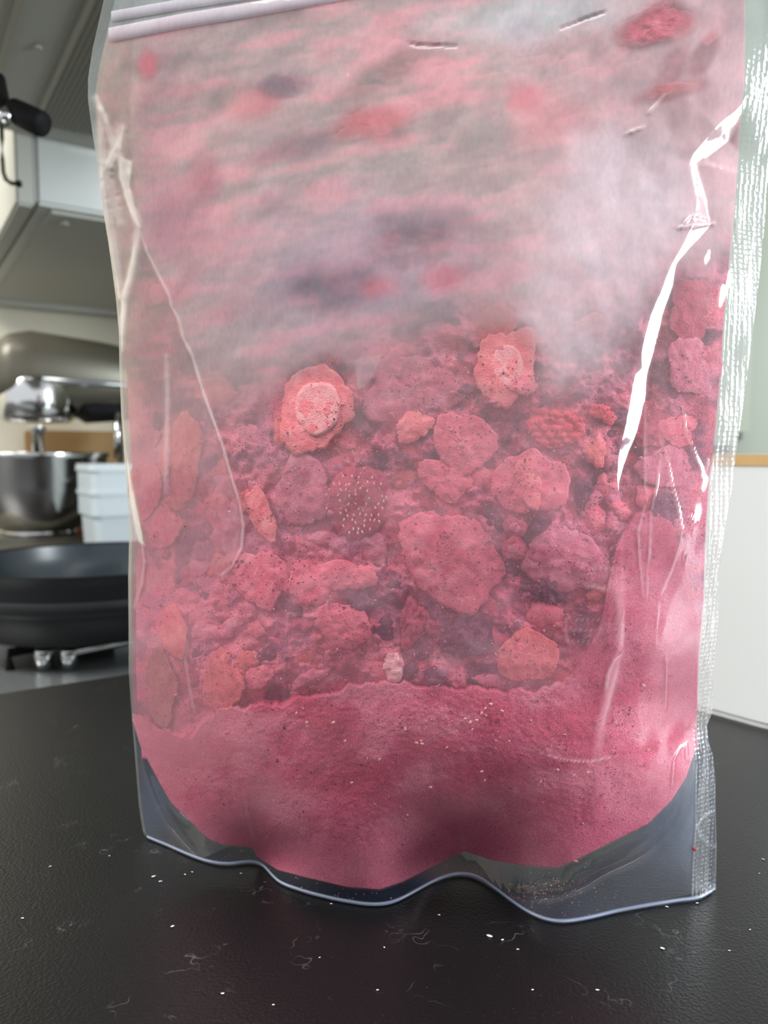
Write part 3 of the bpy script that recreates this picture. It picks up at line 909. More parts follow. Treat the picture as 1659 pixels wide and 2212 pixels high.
def blob(x, y, cx, cy, rx, ry, rot=0.0, soft=0.5, warp=0.25):
    a = math.radians(rot)
    dx, dy = x - cx, y - cy
    u = (dx * math.cos(a) + dy * math.sin(a)) / rx; v = (-dx * math.sin(a) + dy * math.cos(a)) / ry
    r = np.hypot(u, v) + (N1.f(x / 60 + cx, y / 60 + cy, 3) - 0.5) * warp * 2
    return 1 - sstep(1 - soft, 1 + soft * 0.4, r)


def inside(x, y, poly, soft=6, warp=10):
    """soft polygon mask"""
    xx = x + (N0.f(x / 45, y / 45, 3) - .5) * warp * 2; yy = y + (N1.f(x / 45 + 9, y / 45, 3) - .5) * warp * 2
    n = len(poly); c = np.zeros(x.shape, bool)
    for i in range(n):
        (x0, y0), (x1, y1) = poly[i], poly[(i + 1) % n]
        if y0 == y1:
            continue
        c ^= ((y0 > yy) != (y1 > yy)) & (xx < (x1 - x0) * (yy - y0) / (y1 - y0) + x0)
    d, _, _, _ = poly_dist(xx, yy, list(poly) + [poly[0]])
    sd_ = np.where(c, d, -d)
    return sstep(-soft, soft, sd_)


def mixf(a, b, t):
    if np.ndim(a) == 2 and np.ndim(t) == 1:
        return a * (1 - t[:, None]) + np.array(b)[None] * t[:, None]
    return a * (1 - t) + b * t


def dust_sheen_fields(x, y):
    top = np.interp(x, [250, 450, 600, 800, 1000, 1200, 1350, 1450, 1540], [960, 930, 900, 830, 740, 800, 720, 640, 620])
    d = 0.26 - 0.13 * sstep(1440, 1560, y) + 0.55 * sstep(-50, 200, top - y)
    d += (N0.f(x / 130, y / 90, 4) - .5) * 0.22
    # left of the long crease the sheet stands off and is dustier
    cl = np.interp(y, [-300, 300, 490, 600, 690, 850, 1030, 1135, 1185, 1243], [300, 280, 300, 345, 386, 440, 500, 526, 522, 478])
    lef = sstep(-6, 6, cl - x) * (1 - sstep(1215, 1250, y + (x - 478) * .3))
    d = d + lef * (0.56 - d) * 0.75
    d = np.maximum(d, 0.42 * (1 - sstep(400, 640, x)) * (1 - sstep(1620, 1720, y)))
    d = np.maximum(d, 0.30 * sstep(1340, 1440, x) * (1 - sstep(900, 1100, y)))
    # soft pale reflection on the film, painted into haze amount and colour
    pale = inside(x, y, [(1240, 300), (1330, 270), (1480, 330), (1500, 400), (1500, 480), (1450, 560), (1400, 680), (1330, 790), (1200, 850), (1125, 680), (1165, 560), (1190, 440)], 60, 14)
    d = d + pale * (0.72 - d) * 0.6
    # patches where the film is licked clean
    for cx, cy, rx, ry, rot, k in ((1415, 55, 100, 48, -18, .75), (1440, 200, 90, 22, -12, .4), (1520, 120, 60, 24, -60, .4), (1450, 150, 30, 70, 30, .3), (800, 270, 110, 42, -10, .35), (600, 190, 60, 30, -10, .35), (1090, 770, 75, 80, 0, .5), (680, 880, 85, 110, 0, .75), (1560, 640, 26, 120, 8, .35), (1490, 800, 60, 200, 0, .35), (880, 540, 110, 60, -15, .3), (720, 630, 120, 60, -10, .25), (1330, 1070, 60, 300, 0, .2)):
        d = d * (1 - k * blob(x, y, cx, cy, rx, ry, rot))
    d = np.maximum(d, 0.62 * inside(x, y, [(760, 770), (830, 765), (818, 800), (800, 830), (770, 845)], 8, 6))
    # greyer, thicker dust patches; one thickens the painted pale reflection
    for cx, cy, rx, ry, rot, k in ((1150, 30, 260, 50, -8, .5), (1030, 130, 110, 90, 0, .35), (880, 660, 200, 120, -10, .2), (620, 700, 70, 120, 20, .3), (480, 1150, 70, 80, 0, .15), (1310, 420, 90, 130, 20, .5), (720, 1590, 90, 70, 0, .14), (560, 1600, 50, 80, 0, .2), (1470, 1490, 40, 110, 0, .22), (1500, 1390, 26, 30, 0, .45), (1000, 1740, 170, 46, -12, .2), (560, 1720, 40, 60, 30, .25)):
        d = d + (0.85 - d) * k * blob(x, y, cx, cy, rx, ry, rot, .9)
    col = np.empty(x.shape + (3,)); col[:] = lin(192, 168, 166)
    g = N0.f(x / 120 + 40, (y + .2 * x) / 34 + 11, 5)
    col = mixf(col, lin(220, 168, 172), sstep(.45, .72, g))
    col = mixf(col, lin(168, 156, 154), sstep(.5, .3, g) * .7)
    col = mixf(col, lin(224, 190, 194), sstep(950, 1500, x) * .8)
    col = mixf(col, lin(216, 146, 166), sstep(650, 1250, y) * .7)
    col = mixf(col, lin(182, 156, 176), blob(x, y, 760, 590, 380, 190, -6, .9) * .55)
    col = mixf(col, lin(226, 205, 210), pale)  # colour of the painted soft reflection
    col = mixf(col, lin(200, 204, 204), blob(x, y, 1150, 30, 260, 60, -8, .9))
    col = mixf(col, lin(214, 200, 184), (1 - sstep(255, 320, x)) * (1 - sstep(1150, 1500, y)) * .7)  # cream wall's reflection along the left margin, painted into the colour
    for cx, cy, rx, ry, rot, c in ((600, 185, 70, 34, -8, (140, 128, 138)), (350, 135, 90, 30, -8, (150, 135, 135)), (480, 220, 60, 34, -30, (140, 128, 124)), (830, 160, 110, 40, -30, (140, 128, 124)), (640, 320, 130, 34, -14, (140, 126, 130)), (1040, 290, 90, 34, -4, (168, 164, 160)), (900, 480, 120, 46, -8, (150, 132, 142)), (720, 620, 140, 60, 0, (140, 124, 136)), (1130, 70, 60, 40, 0, (200, 190, 196)), (320, 140, 26, 40, 0, (214, 120, 132)), (800, 265, 90, 34, -10, (220, 140, 146)), (1140, 210, 50, 40, 0, (224, 140, 148)), (540, 230, 60, 36, -20, (206, 140, 142)), (1180, 260, 90, 60, -20, (222, 160, 164)), (960, 600, 60, 30, -10, (208, 128, 140)), (820, 620, 60, 30, 0, (206, 130, 142)), (440, 390, 40, 60, 10, (190, 128, 138)), (380, 480, 90, 120, 0, (186, 134, 146))):
        col = mixf(col, lin(*c), .75 * blob(x, y, cx, cy, rx, ry, rot, .8, .35))
    for poly_ in ([(207, 205), (228, 246), (236, 268), (226, 262), (210, 232)], [(266, 276), (262, 318), (236, 372), (228, 352), (244, 318)], [(256, 336), (286, 348), (279, 400), (301, 492), (290, 478), (256, 386)], [(212, 300), (222, 420), (238, 540), (262, 645), (252, 650), (234, 540), (218, 430)], [(300, 500), (290, 565), (272, 650), (264, 760), (257, 760), (260, 650), (280, 570)], [(268, 960), (300, 1110), (312, 1180), (296, 1170), (276, 1060)]):
        k = inside(x, y, poly_, 4, 3)
        d = np.maximum(d, .88 * k); col = mixf(col, lin(250, 240, 224), k)  # cream reflection on the left folds, painted as haze
    zl_ = np.interp(x, [234, 400, 560, 720, 1100, 1610], [62, 30, 4, -26, -94, -180])
    k = 1 - sstep(-6, 6, y - zl_)
    d = np.maximum(d, .8 * k); col = mixf(col, lin(166, 178, 174), k)
    # below the contents only a faint haze
    bel = sstep(0, 5, y - cut(x))
    d = d * (1 - bel) + bel * (0.055 + (N0.f(x / 200, y / 200, 2) - .5) * .06 + .10 * blob(x, y, 990, 1885, 120, 34, 0, .6) + .10 * blob(x, y, 1500, 1760, 150, 130, 0, .9) + .12 * blob(x, y, 330, 1740, 40, 90, 0, .8))
    col = mixf(col, lin(110, 140, 190), bel)
    col = mixf(col, lin(206, 150, 170), bel * blob(x, y, 990, 1880, 110, 36, 0, .6))
    return np.clip(d, .02, .9), col


fx_, fy_ = PX.ravel(), PY.ravel()
Yf = film(fx_, fy_)
cz, wh = crease_fields(fx_, fy_)
Yf = Yf - cz - 0.0002
VF = at(fx_, fy_, Yf)
VF[:, 2] = np.maximum(VF[:, 2], 0.0008)
dus, dcol = dust_sheen_fields(fx_, fy_)
side = np.where(CS.ravel() < 1, 1, np.where(CS.ravel() >= 2, 2, 0))
hz = N1.f(fx_ / 30, fy_ / 60, 3)
dus = np.where(side == 1, np.interp(fy_, [-300, 100, 200, 500, 900, 1250, 1500, 1800], [.35, .35, .5, .7, .6, .5, .25, .2]), dus)
dus = np.where(side == 2, np.interp(fy_, [-300, 100, 300, 600, 950, 1300, 1550, 1620, 1900], [.5, .5, .45, .3, .42, .45, .35, .10, .08]), dus)
dcol[side == 1] = lin(176, 184, 178)
m1 = side == 1
dcol[m1] = mixf(dcol[m1], lin(222, 212, 196), sstep(180, 480, fy_[m1]) * (1 - sstep(1200, 1500, fy_[m1])))  # cream reflection painted onto the left seal
m2 = side == 2
dcol[m2] = mixf(np.repeat([lin(176, 184, 182)], m2.sum(), 0), lin(214, 206, 202), sstep(600, 1200, fy_[m2]))
dcol[m2] = mixf(dcol[m2], lin(190, 202, 220), sstep(1540, 1640, fy_[m2]))
nr_, nc_ = PX.shape
allf = grid_faces(nr_, nc_)[:, ::-1]
fc_col = CS.ravel()[allf[:, 3]]; fc_row = RS.ravel()[allf[:, 3]]
fgroup = np.where(fc_col < 1, 1, np.where(fc_col >= 2, 2, np.where(fc_row >= 1, 3, 0)))


def submesh(name, faces, mat, parent):
    ids = np.unique(faces)
    re_ = np.full(len(VF), -1); re_[ids] = np.arange(len(ids))
    return mesh_np(name, VF[ids], re_[faces], mat, parent, True, origin=pouch_o, attrs={'dust': dus[ids], 'dust_sheen_colour': dcol[ids], 'crease': wh[ids]})


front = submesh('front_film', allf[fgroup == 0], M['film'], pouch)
submesh('side_seal', allf[fgroup == 1], M['film'], pouch)
submesh('side_seal', allf[fgroup == 2], M['seal'], pouch)
submesh('bottom_seal', allf[fgroup == 3], M['film'], pouch)

# back sheet: the same outline, bulging away
bs = slice(None, None, 6)
BX, BY = PX[::6, ::6], PY[::6, ::6]


def bulge(x, y):
    a = np.minimum(x - L_in(y), R_in(y) - x)
    return np.sqrt(np.clip(sstep(0, 420, a), 0, 1)) * np.interp(y, [-300, 0, 600, 1600, 2000], [.034, .040, .058, .074, .070])


Yb = film(BX.ravel(), BY.ravel()) + 0.0004 + bulge(BX.ravel(), BY.ravel()) * sstep(-6, 60, cut(BX.ravel()) - BY.ravel() + 60)
VB = at(BX.ravel(), BY.ravel(), Yb)
VB[:, 2] = np.maximum(VB[:, 2], 0.0006)
nb = len(VB)
mesh_np('back_film', VB, grid_faces(*BX.shape), M['film'], pouch, True, origin=pouch_o, attrs={'dust': np.full(nb, .10), 'dust_sheen_colour': np.repeat([lin(190, 180, 180)], nb, 0), 'crease': np.zeros(nb)})

# heat-sealed hem: the bright cut edge along the counter
hx = np.linspace(318, 1538, 220)
hy2 = hem(hx)
hp = at(hx, hy2, film(hx, hy2))
hp[:, 2] = 0.0012
hv = []
for p in hp:
    for (dy_, dz_) in ((-.0003, -.0008), (-.0003, .0002), (.0006, .0002), (.0006, -.0008)):
        hv.append(p + np.array([0, dy_, dz_]))
hf = []
for i in range(len(hp) - 1):
    for k in range(4):
        hf.append((i * 4 + k, i * 4 + (k + 1) % 4, i * 4 + 4 + (k + 1) % 4, i * 4 + 4 + k))
M['hem'] = simple('frosted_film_edge', lin(134, 142, 162), 0.3)
mesh_np('hem_edge', np.array(hv), hf, M['hem'], pouch, True, origin=pouch_o)

# press-seal zip across the top
def strip(name, pts, half, lift, mat, ridge=0.0):
    p = np.array(pts, float)
    t = np.linspace(0, 1, 90)
    s = np.concatenate([[0], np.cumsum(np.hypot(*np.diff(p, axis=0).T))]); s /= s[-1]
    x = np.interp(t, s, p[:, 0]); y = np.interp(t, s, p[:, 1])
    v = []; cols = np.linspace(-1, 1, 9)
    for i in range(len(t)):
        for c in cols:
            yy = y[i] + c * half
            v.append(at(x[i], yy, film(x[i], yy) - lift - ridge * (1 - c * c)))
    v = np.array(v)
    n = len(v)
    return mesh_np(name, v, grid_faces(len(t), len(cols)), mat, pouch, True, origin=pouch_o, attrs={'dust': np.full(n, .66), 'dust_sheen_colour': np.repeat([lin(214, 206, 214)], n, 0), 'crease': np.zeros(n)})


strip('zip_track', [(234, 76), (400, 44), (560, 18), (720, -12), (1100, -80), (1610, -165)], 16, .0006, M['film'], .0006)
strip('zip_track', [(240, 36), (400, 8), (560, -16), (720, -44), (1100, -112), (1610, -197)], 12, .0005, M['film'], .0004)

# ------------------------------------------------------------------ loose contents behind the film
def slab(name, xs_fn, ny, nx, y_top, y_bot, gap, thick, mat, bump_fn, columns=False, attrs_fn=None):
    if columns:
        xs = np.linspace(xs_fn[0], xs_fn[1], nx)
        t = np.linspace(0, 1, ny)[:, None]
        X = np.repeat(xs[None], ny, 0); Yp = y_top(xs)[None] * (1 - t) + y_bot(xs)[None] * t
    else:
        ys = np.linspace(y_top, y_bot, ny)
        s = np.linspace(0, 1, nx)[None]
        Yp = np.repeat(ys[:, None], nx, 1)
        X = xs_fn[0](ys)[:, None] * (1 - s) + xs_fn[1](ys)[:, None] * s
    x, y = X.ravel(), Yp.ravel()
    e = edge(x, y)
    f0 = film(x, y)
    front_y = f0 + gap(x, y) * e + bump_fn(x, y) * e + 0.0003
    back_y = np.maximum(front_y + 0.0008, f0 + 0.0006 + np.maximum(bulge(x, y) - 0.006, 0) * e * thick)
    v0 = at(x, y, front_y); v1 = at(x, y, back_y)
    v0[:, 2] = np.maximum(v0[:, 2], 0.002); v1[:, 2] = np.maximum(v1[:, 2], 0.002)
    n = len(x)
    fr_ = grid_faces(ny, nx); bk = fr_[:, ::-1] + n
    ring = np.concatenate([np.arange(nx), np.arange(1, ny) * nx + nx - 1, (ny - 1) * nx + np.arange(nx - 2, -1, -1), np.arange(ny - 2, 0, -1) * nx])
    r2 = np.roll(ring, -1)
    sd_ = np.stack([ring, ring + n, r2 + n, r2], -1)
    at_ = None
    if attrs_fn:
        c = attrs_fn(x, y); at_ = {'tone': np.concatenate([c, c])}
    return mesh_np(name, np.concatenate([v0, v1]), np.concatenate([fr_, bk, sd_]), mat, None, True, origin=at(850, 1400, .26), attrs=at_)


def rubble_mat(name, fine=1500.0, cell=95.0, dark=0.8, tone_mix=1.0, bump=0.9):
    m, nt, out = mat_base(name)
    L = nt.links.new
    b = nd(nt, 'ShaderNodeBsdfPrincipled', i_Roughness=0.9)
    b.inputs['Specular IOR Level'].default_value = 0.15
    L(b.outputs[0], out.inputs[0])
    geo = nd(nt, 'ShaderNodeNewGeometry')
    a = nd(nt, 'ShaderNodeAttribute', attribute_name='tone')
    t = nd(nt, 'ShaderNodeTexNoise', i_Scale=fine, i_Detail=4.0, i_Roughness=0.7)
    L(geo.outputs['Position'], t.inputs['Vector'])
    mr = nd(nt, 'ShaderNodeMapRange'); mr.inputs['From Min'].default_value = .3; mr.inputs['From Max'].default_value = .7
    mr.inputs['To Min'].default_value = 0.55; mr.inputs['To Max'].default_value = 1.42
    L(t.outputs[0], mr.inputs[0])
    mx = nd(nt, 'ShaderNodeMix', data_type='RGBA', blend_type='MULTIPLY'); mx.inputs[0].default_value = 1
    L(a.outputs['Color'], mx.inputs[6]); L(mr.outputs[0], mx.inputs[7])
    # dark cracks
    t2 = nd(nt, 'ShaderNodeTexNoise', i_Scale=cell * 2.2, i_Detail=5.0, i_Roughness=0.72, i_Distortion=1.0)
    L(geo.outputs['Position'], t2.inputs['Vector'])
    m2 = nd(nt, 'ShaderNodeMapRange'); m2.inputs['From Min'].default_value = .58; m2.inputs['From Max'].default_value = .70
    m2.inputs['To Max'].default_value = dark
    L(t2.outputs[0], m2.inputs[0])
    mx2 = nd(nt, 'ShaderNodeMix', data_type='RGBA'); mx2.inputs[7].default_value = (*lin(96, 38, 66), 1)
    L(m2.outputs[0], mx2.inputs[0]); L(mx.outputs[2], mx2.inputs[6])
    # pale flecks
    t3 = nd(nt, 'ShaderNodeTexNoise', i_Scale=fine * 0.8, i_Detail=1.0)
    L(geo.outputs['Position'], t3.inputs['Vector'])
    m3 = nd(nt, 'ShaderNodeMapRange'); m3.inputs['From Min'].default_value = .71; m3.inputs['From Max'].default_value = .76
    m3.inputs['To Max'].default_value = .5
    L(t3.outputs[0], m3.inputs[0])
    mx3 = nd(nt, 'ShaderNodeMix', data_type='RGBA'); mx3.inputs[7].default_value = (*lin(240, 170, 172), 1)
    L(m3.outputs[0], mx3.inputs[0]); L(mx2.outputs[2], mx3.inputs[6])
    L(mx3.outputs[2], b.inputs['Base Color'])
    bp = nd(nt, 'ShaderNodeBump', i_Strength=bump, i_Distance=0.0008)
    L(t.outputs[0], bp.inputs['Height']); L(bp.outputs[0], b.inputs['Normal'])
    return m


M['rubble'] = rubble_mat('crumbled_berries')
M['powder'] = rubble_mat('berry_powder', 2200.0, 70.0, 0.25, 1.0, 0.9)


def tone_rubble(x, y):
    g = N0.f(x / 70, y / 45, 4); h = N1.f(x / 50 + 3, y / 50, 4)
    c = np.empty(x.shape + (3,)); c[:] = lin(214, 122, 148)
    c = mixf(c, lin(242, 132, 152), sstep(.48, .62, g))
    c = mixf(c, lin(124, 72, 98), sstep(.52, .66, h) * .85)
    c = mixf(c, lin(230, 104, 122), sstep(.5, .66, N0.f(x / 30, y / 30 + 8, 3)) * .6)
    c = mixf(c, lin(70, 64, 74), (1 - sstep(700, 900, y)) * sstep(.55, .64, N1.f(x / 80, y / 36 + 5, 3)) * .8)
    return c


def tone_powder(x, y):
    g = N0.f(x / 90, y / 60 + 30, 4)
    c = np.empty(x.shape + (3,)); c[:] = lin(226, 106, 134)
    c = mixf(c, lin(238, 134, 156), sstep(.45, .65, g))
    c = mixf(c, lin(212, 88, 114), sstep(.5, .3, g) * .7)
    c = mixf(c, lin(222, 110, 142), sstep(1650, 1850, y) * .7)
    return c


rub_gap = lambda x, y: 0.0034 + heap(x, y) + 0.003 * sstep(1440, 1520, y)
rub_bump = lambda x, y: (N0.f(x / 34, y / 30, 4) - .5) * 0.0062 + (N1.f(x / 12, y / 11, 4) - .5) * 0.0026
crumb = slab('crumbled_berries', (lambda y: L_in(y) + 10, lambda y: R_in(y) - 4), 460, 340, -270, 1640, rub_gap, .82, M['rubble'], rub_bump, attrs_fn=tone_rubble)
tag(crumb, 'broken dusty berry rubble filling the clear pouch above the powder', 'crumbs', None, 'stuff')
PT = curve([(283, 1545), (330, 1560), (410, 1580), (450, 1535), (520, 1520), (600, 1515), (640, 1505), (700, 1490), (770, 1474), (830, 1466), (900, 1466), (1000, 1476), (1080, 1486), (1150, 1476), (1230, 1446), (1260, 1420), (1300, 1330), (1330, 1180), (1370, 1100), (1420, 1085), (1450, 1120), (1480, 1210), (1505, 1340), (1512, 1450)])
PT0 = PT
PT = lambda x: PT0(x) + (N0.f(np.asarray(x, float) / 28, 3.3 + 0 * np.asarray(x, float), 4) - .5) * 46
pow_gap = lambda x, y: 0.0004 + 0.0058 * (1 - sstep(0, 14, y - PT(x))) + 0 * x
pow_bump = lambda x, y: (N1.f(x / 8, y / 8, 3)) * 0.0005
powder = slab('berry_powder', (286, 1506), 230, 420, PT, lambda x: cut(x) - 1, pow_gap, .80, M['powder'], pow_bump, True, tone_powder)
tag(powder, 'fine crimson-pink berry powder settled at the bottom of the pouch', 'powder', None, 'stuff')


def piece(name, cx, cy, w, h, rot, gap, thick, mat, seed, jag=.14, dome=.35, nr=8, na=40, lump=0.0, parent=None, lumps=9, base_heap=True, sq=2.0, notch=None):
    """an irregular piece of fruit lying against the film: outline with its own wobble, domed front, flat back"""
    rr = np.random.RandomState(seed)
    a = np.linspace(0, 2 * math.pi, na, endpoint=False)
    ph = rr.rand(6) * 6.28
    R = 1 + jag * (0.5 * np.sin(2 * a + ph[0]) + 0.45 * np.sin(3 * a + ph[1]) + .3 * np.sin(5 * a + ph[2])) + jag * .9 * (N0.f(np.cos(a) * 3 + seed, np.sin(a) * 3, 3) - .5) + jag * .55 * (rr.rand(na) - .5) + jag * .5 * (N1.f(np.cos(a) * 9 + seed, np.sin(a) * 9, 2) - .5)
    R = R / (np.abs(np.cos(a)) ** sq + np.abs(np.sin(a)) ** sq) ** (1 / sq)
    if notch is not None:
        for (na_, nd_, nw_) in notch:
            dd = np.angle(np.exp(1j * (a - math.radians(na_))))
            R = R * (1 - nd_ * np.exp(-(dd / nw_) ** 2))
    rad = np.linspace(0, 1, nr + 1)[1:] ** 0.8
    rad = rad / rad[-1]
    e0 = float(edge(cx, cy))
    ro = math.radians(rot)

    def place(x, y):
        return cx + x * math.cos(ro) - y * math.sin(ro), cy + x * math.sin(ro) + y * math.cos(ro)
    pts = []
    hp0 = float(heap(cx, cy)) * e0 if base_heap else 0.0
    lx = rr.rand(lumps, 2) * 2 - 1
    X = (rad[:, None] * R[None] * np.cos(a) * w / 2); Yq = (rad[:, None] * R[None] * np.sin(a) * h / 2)
    D = thick * dome * (rad[:, None] ** 2.2) * np.ones_like(X)
    D = D + thick * 0.28 * (N1.f(X / 14 + seed, Yq / 14, 3) - .5) * 2 * (1 - .6 * rad[:, None] ** 4)
    if lump > 0:      # drupelets
        ux = rad[:, None] * np.cos(a); uy = rad[:, None] * np.sin(a)
        bumps = np.full(X.shape, 9.0)
        k = 3
        gx_ = [(i * .42 + (.21 if j % 2 else 0), j * .37) for i in range(-k, k + 1) for j in range(-k, k + 1)]
        for (qx, qy) in gx_:
            qx += (rr.rand() - .5) * .12; qy += (rr.rand() - .5) * .12
            bumps = np.minimum(bumps, np.hypot(ux - qx, uy - qy))
        D = D + lump * np.clip(bumps / .24, 0, 1) ** 2
    D = np.maximum(D, 0)
    xw, yw = place(X.ravel(), Yq.ravel())
    x0, y0 = place(np.array([0.0]), np.array([0.0]))
    xb, yb = place(rad[-1] * R * np.cos(a) * w / 2 * .93, rad[-1] * R * np.sin(a) * h / 2 * .93)
    allx = np.concatenate([x0, xw, xb, x0]); ally = np.concatenate([y0, yw, yb, y0])
    dep = np.concatenate([[D[0].mean() * .6], D.ravel(), np.full(na, thick), [thick]])
    lift = (gap + dep) * e0 + hp0 + 0.0004
    v = at(allx, ally, film(allx, ally) + lift)
    o = at(cx, cy, film(cx, cy) + gap * e0 + hp0 + thick * .5 * e0)
    fcs = [(0, 1 + (k + 1) % na, 1 + k) for k in range(na)]
    for i in range(nr):
        b0, b1 = 1 + i * na, 1 + (i + 1) * na
        for k in range(na):
            fcs.append((b0 + k, b0 + (k + 1) % na, b1 + (k + 1) % na, b1 + k))
    lb = 1 + nr * na; lc = len(v) - 1
    for k in range(na):
        fcs.append((lb + k, lb + (k + 1) % na, lc))
    if parent is not None:
        return mesh_np(name, v, fcs, mat, parent, True, origin=o)
    return mesh_np(name, v, fcs, mat, None, True, origin=o)


